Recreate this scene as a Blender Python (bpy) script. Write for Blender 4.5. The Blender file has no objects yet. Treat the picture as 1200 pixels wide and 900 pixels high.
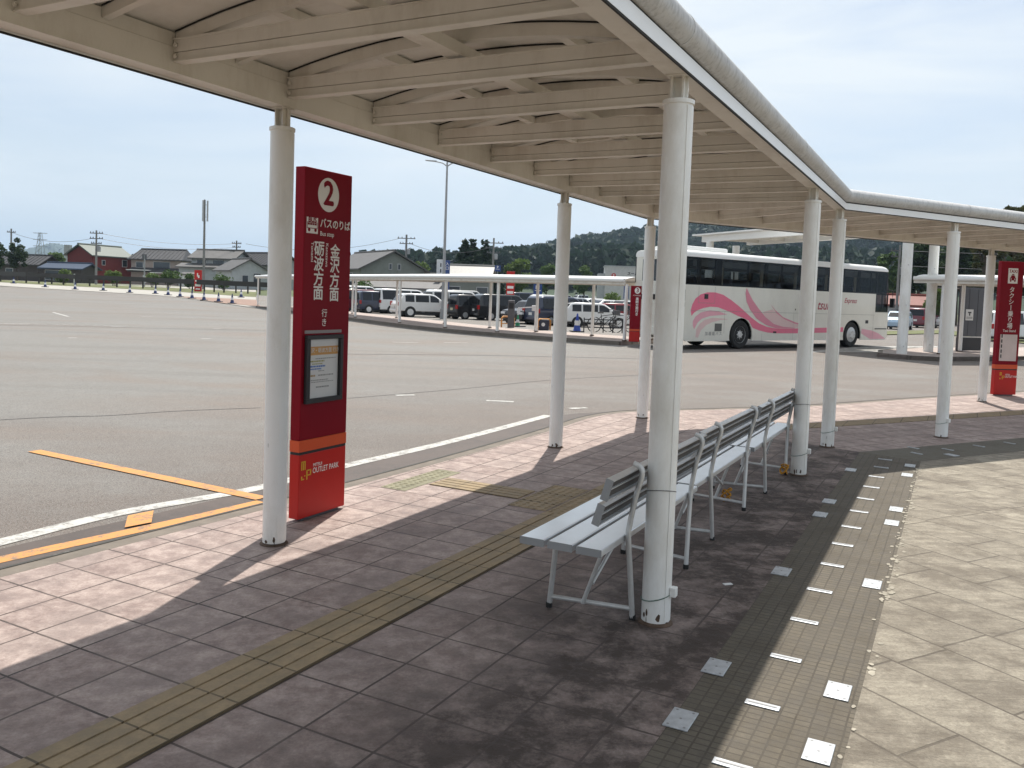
import bpy, bmesh, math, random
import numpy as np
from mathutils import Matrix, Vector
R = math.radians
scene = bpy.context.scene
COL = scene.collection
random.seed(7)

# ------------------------------------------------------------------ camera
CR = [(0.99937603, 0.00191745, 0.03526852), (0.03532061, -0.05425311, -0.99790233), (0.0, 0.99852537, -0.05428698)]
CAM = (0.0, 0.0, 1.51726)
FPX, CXP, CYP = 999.767, 600.0, 398.425          # focal length and principal point, in 1200 x 900 pixels
cd = bpy.data.cameras.new('camera'); cam = bpy.data.objects.new('camera', cd); COL.objects.link(cam)
cam.matrix_world = Matrix(((CR[0][0], -CR[1][0], -CR[2][0], CAM[0]),
                           (CR[0][1], -CR[1][1], -CR[2][1], CAM[1]),
                           (CR[0][2], -CR[1][2], -CR[2][2], CAM[2]), (0, 0, 0, 1)))
cd.sensor_width = 36.0; cd.lens = FPX / 1200 * 36; cd.shift_y = -(450 - CYP) / 1200
cd.clip_start = 0.05; cd.clip_end = 20000
scene.camera = cam

# ------------------------------------------------------------------ light
SUN_EL, SUN_AZ = 63.0, 9.5                       # azimuth clockwise from +Y
w = bpy.data.worlds.new('World'); scene.world = w; w.use_nodes = True
nt = w.node_tree; nt.nodes.clear()
wo = nt.nodes.new('ShaderNodeOutputWorld'); bg = nt.nodes.new('ShaderNodeBackground')
sky = nt.nodes.new('ShaderNodeTexSky'); sky.sky_type = 'NISHITA'; sky.sun_disc = False
sky.sun_elevation = R(SUN_EL); sky.sun_rotation = R(SUN_AZ); sky.dust_density = 2.0; sky.air_density = 1.0; sky.ozone_density = 1.5
SKY_STR = 0.088
tc = nt.nodes.new('ShaderNodeTexCoord')
mp = nt.nodes.new('ShaderNodeMapping'); mp.inputs['Scale'].default_value = (1.2, 1.2, 6.5); mp.inputs['Rotation'].default_value = (R(8), R(-6), R(20))
n1 = nt.nodes.new('ShaderNodeTexNoise'); n1.inputs['Scale'].default_value = 1.7; n1.inputs['Detail'].default_value = 9; n1.inputs['Roughness'].default_value = 0.55; n1.inputs['Distortion'].default_value = 0.5
cr = nt.nodes.new('ShaderNodeMapRange'); cr.inputs['From Min'].default_value = 0.38; cr.inputs['From Max'].default_value = 0.62
cr.inputs['To Min'].default_value = 0.40; cr.inputs['To Max'].default_value = 0.98
mx = nt.nodes.new('ShaderNodeMix'); mx.data_type = 'RGBA'
mx.inputs[7].default_value = (6.9, 7.25, 7.4, 1)   # thin bright cloud veil
nt.links.new(tc.outputs['Generated'], mp.inputs['Vector']); nt.links.new(mp.outputs[0], n1.inputs['Vector'])
nt.links.new(n1.outputs['Fac'], cr.inputs['Value'])
# the veil thickens towards the horizon, as a long path through hazy air does
sz = nt.nodes.new('ShaderNodeSeparateXYZ'); nt.links.new(tc.outputs['Generated'], sz.inputs[0])
hz_ = nt.nodes.new('ShaderNodeMapRange'); hz_.inputs['From Min'].default_value = 0.0; hz_.inputs['From Max'].default_value = 0.30; hz_.inputs['To Min'].default_value = 0.85; hz_.inputs['To Max'].default_value = 0.0
nt.links.new(sz.outputs[2], hz_.inputs['Value'])
mxx = nt.nodes.new('ShaderNodeMath'); mxx.operation = 'MAXIMUM'; nt.links.new(cr.outputs[0], mxx.inputs[0]); nt.links.new(hz_.outputs[0], mxx.inputs[1]); nt.links.new(mxx.outputs[0], mx.inputs[0])
nt.links.new(sky.outputs[0], mx.inputs[6]); nt.links.new(mx.outputs[2], bg.inputs['Color'])
bg.inputs['Strength'].default_value = SKY_STR
nt.links.new(bg.outputs[0], wo.inputs[0])

sl = bpy.data.lights.new('sun', 'SUN'); sl.energy = 4.0; sl.angle = R(0.55); sl.color = (1.0, 0.955, 0.88)
so = bpy.data.objects.new('sun', sl); COL.objects.link(so)
sd = Vector((math.sin(R(SUN_AZ)) * math.cos(R(SUN_EL)), math.cos(R(SUN_AZ)) * math.cos(R(SUN_EL)), math.sin(R(SUN_EL))))
so.rotation_euler = sd.to_track_quat('Z', 'Y').to_euler(); so.location = (5, 10, 30)

vs = scene.view_settings
vs.view_transform = 'Standard'; vs.look = 'None'; vs.gamma = 1.0; vs.use_curve_mapping = False
vs.exposure = 0.62
scene.render.engine = 'CYCLES'
scene.cycles.use_denoising = True
scene.cycles.max_bounces = 8; scene.cycles.diffuse_bounces = 4; scene.cycles.transparent_max_bounces = 12
scene.cycles.caustics_reflective = False; scene.cycles.caustics_refractive = False

# ------------------------------------------------------------------ placing helpers
ROADZ = -0.13
def sstep(a, b, x):
    t = min(1, max(0, (x - a) / (b - a))); return t * t * (3 - 2 * t)
def gz(x, y):
    """height of the open ground: flat, rising a little towards the far left"""
    return ROADZ + 0.019 * min(55, max(0, y - 55)) * sstep(-9, -22, x)
def ray(px, py):
    a, b = (px - CXP) / FPX, (py - CYP) / FPX
    return [CR[0][k] * a + CR[1][k] * b + CR[2][k] for k in range(3)]
def at(px, py, z=None):
    """the ground point that the photograph shows at a pixel"""
    v = ray(px, py)
    if z is not None:
        s = (z - CAM[2]) / v[2]; return (v[0] * s, v[1] * s, z)
    s = 1.0
    for k in range(4000):
        s += 0.004 * s + 0.01
        if CAM[2] + s * v[2] <= gz(v[0] * s, v[1] * s) or s > 4000: break
    return (v[0] * s, v[1] * s, gz(v[0] * s, v[1] * s))
def atY(px, py, Y):
    v = ray(px, py); s = Y / v[1]; return (v[0] * s, Y, CAM[2] + v[2] * s)
A1, A2 = R(27.6), R(61.0)
D1 = Vector((math.sin(A1), math.cos(A1), 0)); N1 = Vector((math.cos(A1), -math.sin(A1), 0))
D2 = Vector((math.sin(A2), math.cos(A2), 0)); N2 = Vector((math.cos(A2), -math.sin(A2), 0))
TM = math.tan((A2 - A1) / 2)
NC = -2.34; SC = 9.953                            # centre line of the canopy and where it bends
O2 = SC * D1 + NC * N1
def SN(s, n, z=0): return s * D1 + n * N1 + Vector((0, 0, z))
def S1(s, c, z=0): return s * D1 + (NC + c) * N1 + Vector((0, 0, z))
def S2(t, c, z=0): return O2 + t * D2 + c * N2 + Vector((0, 0, z))
def yaw(d): return math.atan2(d[1], d[0])

# ------------------------------------------------------------------ object helpers
WM = {}
def tag(o, label=None, cat=None, group=None, kind=None):
    if label: o['label'] = label
    if cat: o['category'] = cat
    if group: o['group'] = group
    if kind: o['kind'] = kind
    return o
def thing(name, label, cat, loc=(0, 0, 0), rz=0.0, group=None):
    o = bpy.data.objects.new(name, None); COL.objects.link(o)
    o.location = loc; o.rotation_euler = (0, 0, rz); o.empty_display_size = 0.1
    WM[o.name] = Matrix.Translation(Vector(loc)) @ Matrix.Rotation(rz, 4, 'Z')
    return tag(o, label, cat, group)
class MB:
    def __init__(s): s.v = []; s.f = []; s.m = []
    def add(s, vs_, fs, m=0):
        b = len(s.v); s.v += [tuple(p) for p in vs_]
        for f in fs: s.f.append(tuple(b + i for i in f)); s.m.append(m)
        return s
    def box(s, x0, x1, y0, y1, z0, z1, m=0, M=None):
        P = [(x, y, z) for z in (z0, z1) for x, y in ((x0, y0), (x1, y0), (x1, y1), (x0, y1))]
        if M is not None: P = [M @ Vector(p) for p in P]
        return s.add(P, [(3, 2, 1, 0), (4, 5, 6, 7), (0, 1, 5, 4), (1, 2, 6, 5), (2, 3, 7, 6), (3, 0, 4, 7)], m)
    def cbox(s, c, sx, sy, sz, m=0, rz=0):
        M = Matrix.Translation(Vector(c)) @ Matrix.Rotation(rz, 4, 'Z')
        return s.box(-sx / 2, sx / 2, -sy / 2, sy / 2, -sz / 2, sz / 2, m, M)
    def bar(s, a, b, w_, h_, m=0, up=(0, 0, 1)):
        a = Vector(a); b = Vector(b); d = (b - a); L = d.length; d.normalize()
        side = d.cross(Vector(up))
        if side.length < 1e-4: side = d.cross(Vector((1, 0, 0)))
        side.normalize(); u = side.cross(d)
        P = []
        for q in (a, b):
            for i, j in ((-1, -1), (1, -1), (1, 1), (-1, 1)): P.append(q + side * (i * w_ / 2) + u * (j * h_ / 2))
        return s.add(P, [(3, 2, 1, 0), (4, 5, 6, 7), (0, 1, 5, 4), (1, 2, 6, 5), (2, 3, 7, 6), (3, 0, 4, 7)], m)
    def tube(s, pts, r, n=8, m=0, caps=True):
        pts = [Vector(p) for p in pts]; rr = r if isinstance(r, (list, tuple)) else [r] * len(pts)
        rings = []; ref = None
        for i, p in enumerate(pts):
            d = (pts[min(i + 1, len(pts) - 1)] - pts[max(i - 1, 0)]).normalized()
            if ref is None: ref = Vector((0, 0, 1)) if abs(d.z) < 0.9 else Vector((1, 0, 0))
            a = d.cross(ref).normalized(); b = d.cross(a).normalized(); ref = b.cross(d) * -1 if False else ref
            k = 1.0
            if 0 < i < len(pts) - 1:
                cs = (pts[i] - pts[i - 1]).normalized().dot(d); k = 1.0 / max(0.6, cs)
            rings.append([p + (a * math.cos(t) + b * math.sin(t)) * rr[i] * (k if k < 1.3 else 1.3) for t in [2 * math.pi * j / n for j in range(n)]])
        P = [q for rg in rings for q in rg]; F = []
        for i in range(len(rings) - 1):
            for j in range(n):
                k = (j + 1) % n; F.append((i * n + j, i * n + k, (i + 1) * n + k, (i + 1) * n + j))
        if caps:
            F.append(tuple(range(n - 1, -1, -1))); F.append(tuple((len(rings) - 1) * n + j for j in range(n)))
        return s.add(P, F, m)
    def prism(s, poly, vec, m=0):
        poly = [Vector(p) for p in poly]; vec = Vector(vec); n = len(poly)
        P = poly + [p + vec for p in poly]
        F = [tuple(range(n - 1, -1, -1)), tuple(range(n, 2 * n))] + [(i, (i + 1) % n, n + (i + 1) % n, n + i) for i in range(n)]
        return s.add(P, F, m)
    def disc(s, c, ax, r, th, n=24, m=0):
        c = Vector(c); ax = Vector(ax).normalized(); ref = Vector((0, 0, 1)) if abs(ax.z) < 0.9 else Vector((1, 0, 0))
        a = ax.cross(ref).normalized(); b = ax.cross(a)
        return s.prism([c + a * r * math.cos(2 * math.pi * j / n) + b * r * math.sin(2 * math.pi * j / n) for j in range(n)], ax * th, m)
    def lathe(s, prof, n=16, c=(0, 0, 0), m=0):
        P = []; F = []
        for r, z in prof:
            for j in range(n): P.append((c[0] + r * math.cos(2 * math.pi * j / n), c[1] + r * math.sin(2 * math.pi * j / n), c[2] + z))
        for i in range(len(prof) - 1):
            for j in range(n):
                k = (j + 1) % n; F.append((i * n + j, i * n + k, (i + 1) * n + k, (i + 1) * n + j))
        F.append(tuple(range(n - 1, -1, -1))); F.append(tuple((len(prof) - 1) * n + j for j in range(n)))
        return s.add(P, F, m)
    def build(s, name, mats, parent=None, world=False, smooth=None, bevel=0, label=None, fixn=True):
        me = bpy.data.meshes.new(name)
        V = s.v
        if world and parent is not None:
            I = WM[parent.name].inverted(); V = [tuple(I @ Vector(p)) for p in V]
        me.from_pydata(V, [], s.f)
        if not isinstance(mats, (list, tuple)): mats = [mats]
        for q in mats: me.materials.append(q)
        if len(mats) > 1: me.polygons.foreach_set('material_index', s.m)
        if fixn:
            bm = bmesh.new(); bm.from_mesh(me); bmesh.ops.recalc_face_normals(bm, faces=bm.faces); bm.to_mesh(me); bm.free()
        if smooth is not None:
            me.shade_smooth(); me.set_sharp_from_angle(angle=R(smooth))
        me.update()
        o = bpy.data.objects.new(name, me); COL.objects.link(o)
        if parent is not None: o.parent = parent; WM[o.name] = WM[parent.name]
        else: WM[o.name] = Matrix()
        if bevel:
            b = o.modifiers.new('bevel', 'BEVEL'); b.width = bevel; b.segments = 2; b.limit_method = 'ANGLE'; b.angle_limit = R(40)
        if label: o['label'] = label
        return o
def copy_tree(o, parent=None):
    c = o.copy(); COL.objects.link(c); c.parent = parent
    WM[c.name] = WM.get(o.name, Matrix())
    for ch in KIDS.get(o.name, []): copy_tree(ch, c)
    return c
KIDS = {}
def note_kids():
    KIDS.clear()
    for o in COL.objects:
        if o.parent: KIDS.setdefault(o.parent.name, []).append(o)
def structure(o): o['kind'] = 'structure'; return o

# ------------------------------------------------------------------ materials
def new_mat(name):
    m = bpy.data.materials.new(name); m.use_nodes = True
    t = m.node_tree; b = t.nodes['Principled BSDF']; return m, t, b
def nd(t, typ, inp=None, **kw):
    n = t.nodes.new(typ)
    for k, v in kw.items(): setattr(n, k, v)
    for k, v in (inp or {}).items():
        if isinstance(v, bpy.types.NodeSocket): t.links.new(v, n.inputs[k])
        else: n.inputs[k].default_value = v
    return n
def rgb(c): return (c[0], c[1], c[2], 1)
def mixc(t, fac, a, b, blend='MIX'):
    n = t.nodes.new('ShaderNodeMix'); n.data_type = 'RGBA'; n.blend_type = blend
    for i, v in ((0, fac), (6, a), (7, b)):
        if isinstance(v, bpy.types.NodeSocket): t.links.new(v, n.inputs[i])
        else: n.inputs[i].default_value = v
    return n.outputs[2]
def ramp(t, src, stops):
    n = t.nodes.new('ShaderNodeMapRange'); n.inputs['From Min'].default_value = stops[0]; n.inputs['From Max'].default_value = stops[1]
    n.inputs['To Min'].default_value = stops[2]; n.inputs['To Max'].default_value = stops[3]
    t.links.new(src, n.inputs['Value']); return n.outputs[0]
def math_(t, op, a, b=None):
    n = t.nodes.new('ShaderNodeMath'); n.operation = op
    for i, v in ((0, a), (1, b)):
        if v is None: continue
        if isinstance(v, bpy.types.NodeSocket): t.links.new(v, n.inputs[i])
        else: n.inputs[i].default_value = v
    return n.outputs[0]
def objco(t, scale=(1, 1, 1), rot=(0, 0, 0), loc=(0, 0, 0)):
    tc_ = nd(t, 'ShaderNodeTexCoord')
    return nd(t, 'ShaderNodeMapping', {'Vector': tc_.outputs['Object'], 'Scale': scale, 'Rotation': rot, 'Location': loc}).outputs[0]
def noise(t, vec, scale, detail=6, rough=0.6, dist=0.0):
    return nd(t, 'ShaderNodeTexNoise', {'Vector': vec, 'Scale': scale, 'Detail': detail, 'Roughness': rough, 'Distortion': dist}).outputs['Fac']
def bump(t, b, h, strength=0.3, dist=0.01):
    n = nd(t, 'ShaderNodeBump', {'Height': h, 'Strength': strength, 'Distance': dist}); t.links.new(n.outputs[0], b.inputs['Normal']); return n
MC = {}
def mat(name, c, rough=0.6, metal=0.0, var=0.12, vs_=3.0, spec=0.5, bmp=0.0, bs=40, coat=0.0, dirt=None):
    """painted or plain surface with a little real unevenness of tone"""
    if name in MC: return MC[name]
    m, t, b = new_mat(name)
    v = objco(t); n = noise(t, v, vs_, 5)
    col = mixc(t, ramp(t, n, (0.3, 0.7, 0, 1)), rgb([x * (1 - var) for x in c]), rgb([min(1, x * (1 + var * 0.6)) for x in c]))
    if dirt:
        n2 = noise(t, objco(t, (1, 1, 0.35)), dirt[1], 8, 0.7)
        col = mixc(t, math_(t, 'MULTIPLY', ramp(t, n2, (0.48, 0.72, 0, 1)), dirt[2]), col, rgb(dirt[0]))
    t.links.new(col, b.inputs['Base Color'])
    b.inputs['Roughness'].default_value = rough; b.inputs['Metallic'].default_value = metal
    b.inputs['Specular IOR Level'].default_value = spec; b.inputs['Coat Weight'].default_value = coat
    if bmp: bump(t, b, noise(t, v, bs, 6), bmp, 0.004)
    MC[name] = m; return m
def paving_mat(name, c1, c2, joint, bw, bh, rot, loc, mortar=0.007, streak=None, stain=None, offset=0.0, bd=0.018, strength=0.5, grain=0.25, freq=2, squash=1.0, dark=None):
    m, t, b = new_mat(name)
    v = objco(t, (1, 1, 1), (0, 0, 0))
    wob = nd(t, 'ShaderNodeTexNoise', {'Vector': v, 'Scale': 9.0, 'Detail': 3.0})
    vv = nd(t, 'ShaderNodeVectorMath', {0: wob.outputs['Color'], 1: (0.5, 0.5, 0.5)}, operation='SUBTRACT')
    vv = nd(t, 'ShaderNodeVectorMath', {0: vv.outputs[0], 'Scale': 0.006}, operation='SCALE')
    va = nd(t, 'ShaderNodeVectorMath', {0: v, 1: vv.outputs[0]}, operation='ADD')
    mp_ = nd(t, 'ShaderNodeMapping', {'Vector': va.outputs[0], 'Rotation': (0, 0, rot)}); mp_.vector_type = 'POINT'
    mp2 = nd(t, 'ShaderNodeMapping', {'Vector': mp_.outputs[0], 'Location': (loc[0], loc[1], 0)})
    br = nd(t, 'ShaderNodeTexBrick', {'Vector': mp2.outputs[0], 'Color1': (0, 0, 0, 1), 'Color2': (1, 1, 1, 1), 'Mortar': (0.5, 0.5, 0.5, 1),
            'Scale': 1.0, 'Mortar Size': mortar, 'Mortar Smooth': 0.15, 'Bias': 0.0, 'Brick Width': bw, 'Row Height': bh},
            offset=offset, offset_frequency=freq, squash=squash, squash_frequency=2)
    per = nd(t, 'ShaderNodeSeparateColor', {0: br.outputs['Color']}).outputs[0]
    big = noise(t, v, 1.6, 7, 0.62, 0.1); mid = noise(t, v, 9.0, 10, 0.74, 0.15); fine = noise(t, v, 75, 5, 0.75)
    if streak:
        st = noise(t, objco(t, (streak[0], streak[1], 1), (0, 0, streak[2])), 1.0, 9, 0.7, 0.6)
        mid = math_(t, 'ADD', math_(t, 'MULTIPLY', mid, 0.45), math_(t, 'MULTIPLY', st, 0.55))
    f = math_(t, 'ADD', math_(t, 'MULTIPLY', per, 0.28), math_(t, 'MULTIPLY', ramp(t, mid, (0.40, 0.60, 0, 1)), 0.72))
    col = mixc(t, f, rgb(c1), rgb(c2))
    col = mixc(t, ramp(t, fine, (0.35, 0.7, 0.0, grain)), col, rgb([x * 0.55 for x in c1]))
    if stain:
        sc_, amt, scol = stain
        sm = noise(t, v, sc_, 10, 0.74, 0.1)
        col = mixc(t, math_(t, 'MULTIPLY', ramp(t, sm, (0.47, 0.60, 0, 1)), amt), col, rgb(scol))
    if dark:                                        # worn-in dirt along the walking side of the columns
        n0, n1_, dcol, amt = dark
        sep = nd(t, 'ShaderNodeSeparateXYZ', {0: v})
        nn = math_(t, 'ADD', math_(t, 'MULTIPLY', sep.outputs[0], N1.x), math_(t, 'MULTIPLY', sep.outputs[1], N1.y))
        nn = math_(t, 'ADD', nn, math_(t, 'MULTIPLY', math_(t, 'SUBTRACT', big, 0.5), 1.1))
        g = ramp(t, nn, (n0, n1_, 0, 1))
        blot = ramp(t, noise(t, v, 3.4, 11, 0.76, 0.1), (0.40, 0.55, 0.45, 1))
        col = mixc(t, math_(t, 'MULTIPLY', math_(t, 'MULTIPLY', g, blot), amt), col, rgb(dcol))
    jn = math_(t, 'MULTIPLY', br.outputs['Fac'], ramp(t, noise(t, v, 3.0, 4), (0.3, 0.6, 0.55, 1.0)))
    col = mixc(t, jn, col, rgb(joint))
    t.links.new(col, b.inputs['Base Color'])
    b.inputs['Roughness'].default_value = 0.75; b.inputs['Specular IOR Level'].default_value = 0.35
    t.links.new(ramp(t, mid, (0.3, 0.7, 0.55, 0.9)), b.inputs['Roughness'])
    vor = nd(t, 'ShaderNodeTexVoronoi', {'Vector': va.outputs[0], 'Scale': 14.0}, feature='SMOOTH_F1')
    h = math_(t, 'SUBTRACT', math_(t, 'ADD', math_(t, 'MULTIPLY', mid, 0.9), math_(t, 'MULTIPLY', fine, 0.25)), math_(t, 'MULTIPLY', br.outputs['Fac'], 0.9))
    bump(t, b, h, strength, bd)
    return m
def leaf_mat(name, c1, c2, sc=1.3):
    if name in MC: return MC[name]
    m, t, b = new_mat(name)
    v = objco(t)
    col = mixc(t, ramp(t, noise(t, v, sc, 4), (0.32, 0.68, 0, 1)), rgb(c1), rgb(c2))
    t.links.new(col, b.inputs['Base Color']); b.inputs['Roughness'].default_value = 0.7; b.inputs['Specular IOR Level'].default_value = 0.25
    tr = nd(t, 'ShaderNodeBsdfTranslucent', {'Color': col}); ms = nd(t, 'ShaderNodeMixShader', {0: 0.25, 1: b.outputs[0], 2: tr.outputs[0]})
    t.links.new(ms.outputs[0], t.nodes['Material Output'].inputs['Surface'])
    MC[name] = m; return m
def glass_mat(name, tint, keep=0.3):
    if name in MC: return MC[name]
    m, t, b = new_mat(name)
    tr = nd(t, 'ShaderNodeBsdfTransparent', {'Color': rgb(tint)})
    gl = nd(t, 'ShaderNodeBsdfGlossy', {'Color': (0.9, 0.95, 1, 1), 'Roughness': 0.03})
    lw = nd(t, 'ShaderNodeFresnel', {'IOR': 1.22})
    ms = nd(t, 'ShaderNodeMixShader', {0: lw.outputs[0], 1: tr.outputs[0], 2: gl.outputs[0]})
    t.links.new(ms.outputs[0], t.nodes['Material Output'].inputs['Surface']); MC[name] = m; return m

WHITE = mat('white_steel_paint', (0.86, 0.86, 0.835), 0.40, var=0.04, vs_=2.0, bmp=0.05, dirt=((0.46, 0.41, 0.32), 2.6, 0.5))
CREAM = mat('cream_steel_paint', (0.77, 0.745, 0.685), 0.5, var=0.08, vs_=1.6, bmp=0.05, dirt=((0.40, 0.34, 0.26), 3.0, 0.45))
SHEET = mat('roof_sheet_paint', (0.80, 0.785, 0.735), 0.55, var=0.07, vs_=1.0, dirt=((0.42, 0.37, 0.30), 1.8, 0.4))
TUBE = mat('weathered_white_tube', (0.56, 0.56, 0.56), 0.5, var=0.10, vs_=6, dirt=((0.20, 0.195, 0.185), 42.0, 0.6))
FASCIA = mat('white_fascia', (0.88, 0.90, 0.92), 0.35, var=0.04)
GAP = mat('shadow_gap_and_wire_black', (0.02, 0.02, 0.02), 0.8)  # black of the painted shadow gaps, also used for wire ties
ALU = mat('brushed_aluminium', (0.72, 0.74, 0.76), 0.38, 0.9, var=0.1, vs_=8)
ALUM_W = mat('anodised_seat_slat', (0.86, 0.88, 0.90), 0.30, 0.8, var=0.06, vs_=5)
STEEL = mat('galvanised_tube', (0.62, 0.62, 0.61), 0.40, 0.35, var=0.15, vs_=9)
DKSTEEL = mat('dark_grey_metal', (0.11, 0.11, 0.12), 0.5, 0.3)
BLACK = mat('black_plastic', (0.015, 0.015, 0.017), 0.45)
RUBBER = mat('tyre_rubber', (0.018, 0.018, 0.018), 0.8)
RED_U = mat('crimson_panel', (0.225, 0.003, 0.013), 0.45, var=0.05, spec=0.15)
RED_L = mat('scarlet_panel', (0.50, 0.014, 0.010), 0.38, var=0.04, spec=0.35)
RED_M = mat('red_panel_side', (0.33, 0.008, 0.016), 0.35, var=0.05)
ORANGE = mat('orange_stripe', (0.66, 0.085, 0.018), 0.4, var=0.04)
INK = mat('white_lettering', (0.84, 0.82, 0.78), 0.5, var=0.03)
DARKINK = mat('dark_lettering', (0.03, 0.03, 0.03), 0.6)
YELLOW = mat('yellow_lettering', (0.72, 0.42, 0.03), 0.5)
PAPER = mat('notice_paper', (0.72, 0.72, 0.70), 0.55, var=0.03)
ROPE = mat('orange_rope', (0.50, 0.23, 0.02), 0.8)
YPAINT = None
HAZE = 1
# ================================================================== THE SETTING
# ------------------------------------------------------------------ ground and road
def grid_sheet(name, xs, ys, zf, m):
    P = [(x, y, zf(x, y)) for y in ys for x in xs]; nx = len(xs)
    F = [(j * nx + i, j * nx + i + 1, (j + 1) * nx + i + 1, (j + 1) * nx + i) for j in range(len(ys) - 1) for i in range(nx - 1)]
    return MB().add(P, F).build(name, m, smooth=60)
gm, t, b = new_mat('field_grass')
v = objco(t)
c_ = mixc(t, ramp(t, noise(t, v, 0.05, 6), (0.35, 0.65, 0, 1)), (0.060, 0.085, 0.025, 1), (0.12, 0.13, 0.05, 1))
c_ = mixc(t, ramp(t, noise(t, v, 1.2, 6), (0.3, 0.7, 0, 0.5)), c_, (0.045, 0.06, 0.02, 1))
t.links.new(c_, b.inputs['Base Color']); b.inputs['Roughness'].default_value = 0.9
GRASS = gm
xs = [-6000, -2500, -1000, -400, -200, -120, -90, -60, -40, -30, -26, -22, -20, -18, -16, -14, -12, -10, -9, -5, 0, 20, 60, 120, 300, 1000, 2500, 6000]
ys = [-3000, -600, -100, -30, 0, 20, 40, 50, 55, 60, 65, 70, 75, 80, 90, 100, 110, 120, 150, 250, 500, 1000, 2500, 9000]
structure(grid_sheet('ground', xs, ys, lambda x, y: gz(x, y) - 0.03, GRASS))

am, t, b = new_mat('worn_asphalt')
v = objco(t)
agg = noise(t, v, 140, 3, 0.7)
mid = noise(t, v, 5.0, 8, 0.65)
big = noise(t, objco(t, (0.16, 0.30, 1), (0, 0, R(-30))), 1.0, 6, 0.6, 0.8)
tracks = noise(t, objco(t, (0.10, 0.75, 1), (0, 0, R(-22))), 1.0, 5, 0.55, 0.3)
c_ = mixc(t, ramp(t, mid, (0.3, 0.7, 0, 1)), (0.145, 0.136, 0.122, 1), (0.185, 0.177, 0.162, 1))
c_ = mixc(t, ramp(t, big, (0.44, 0.64, 0, 0.85)), c_, (0.158, 0.114, 0.085, 1))       # rusty brown wash
sep = nd(t, 'ShaderNodeSeparateXYZ', {0: v})
nn = math_(t, 'ADD', math_(t, 'MULTIPLY', sep.outputs[0], N1.x), math_(t, 'MULTIPLY', sep.outputs[1], N1.y))
lane = math_(t, 'MULTIPLY', ramp(t, nn, (-10.5, -5.2, 0, 1)), ramp(t, noise(t, objco(t, (0.5, 0.9, 1), (0, 0, R(-30))), 1.0, 8, 0.65, 0.2), (0.32, 0.56, 0.1, 0.9)))
c_ = mixc(t, lane, c_, (0.108, 0.076, 0.058, 1))            # tyre dust in the stopping lane
c_ = mixc(t, ramp(t, tracks, (0.48, 0.70, 0, 0.65)), c_, (0.098, 0.086, 0.074, 1))     # darker wheel tracks
c_ = mixc(t, ramp(t, agg, (0.45, 0.62, 0, 0.75)), c_, (0.30, 0.285, 0.265, 1))
c_ = mixc(t, ramp(t, noise(t, v, 90, 2, 0.6), (0.52, 0.64, 0, 0.8)), c_, (0.055, 0.05, 0.045, 1))
t.links.new(c_, b.inputs['Base Color']); b.inputs['Roughness'].default_value = 0.72; b.inputs['Specular IOR Level'].default_value = 0.4
bump(t, b, agg, 0.7, 0.008)
ASPHALT = am
xs = [-110, -90, -70, -50, -40, -32, -26, -22, -20, -18, -16, -14, -12, -10, -9, -5, 0, 5, 10, 20, 40, 70, 110]
ys = [-30, -10, 0, 10, 20, 30, 40, 50, 55, 60, 65, 70, 75, 80, 85]
structure(grid_sheet('road', xs, ys, gz, ASPHALT))
structure(grid_sheet('car_park', [-14.5, -9, 0, 10, 25, 45, 70], [85, 92, 100, 112], lambda x, y: gz(x, y), ASPHALT))

def ribbon(name, pts, widths, m, z=None, dz=0.004, kind=True):
    """flat strip along a line; widths = (left, right) offsets"""
    P = []; F = []
    n = len(pts)
    for i in range(n):
        a = Vector(pts[max(i - 1, 0)]); c = Vector(pts[min(i + 1, n - 1)]); d = (c - a); d.z = 0; d.normalize()
        s = Vector((d.y, -d.x, 0)); p = Vector(pts[i])
        for k in widths:
            q = p + s * k; q.z = (gz(q.x, q.y) if z is None else z) + dz; P.append(q)
    for i in range(n - 1): F.append((2 * i, 2 * i + 1, 2 * i + 3, 2 * i + 2))
    return MB().add(P, F).build(name, m)
def curve(pts, k=6):
    """Catmull-Rom through points"""
    P = [Vector(p) for p in pts]; out = []
    for i in range(len(P) - 1):
        a = P[i - 1] if i else P[0] * 2 - P[1]; b_ = P[i]; c = P[i + 1]; d = P[i + 2] if i + 2 < len(P) else P[-1] * 2 - P[-2]
        for j in range(k):
            u = j / k
            out.append(0.5 * ((2 * b_) + (c - a) * u + (2 * a - 5 * b_ + 4 * c - d) * u * u + (3 * b_ - a - 3 * c + d) * u ** 3))
    out.append(P[-1]); return out
def paint_mat(name, c, wear=0.5, sc=6.0, under=(0.14, 0.125, 0.11)):
    m, t, b = new_mat(name); v = objco(t)
    n = noise(t, v, sc, 9, 0.75); n2 = noise(t, v, 40, 4, 0.7)
    f = math_(t, 'ADD', math_(t, 'MULTIPLY', n, 0.65), math_(t, 'MULTIPLY', n2, 0.35))
    col = mixc(t, ramp(t, f, (wear, wear + 0.10, 0, 0.85)), rgb(c), rgb(under))
    t.links.new(col, b.inputs['Base Color']); b.inputs['Roughness'].default_value = 0.65; return m
PW = paint_mat('worn_white_paint', (0.47, 0.46, 0.43), 0.485, 9.0)
PWF = paint_mat('very_worn_white_paint', (0.46, 0.45, 0.42), 0.43, 9.0)
PY = paint_mat('worn_orange_paint', (0.55, 0.245, 0.06), 0.50, 9.0)

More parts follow.
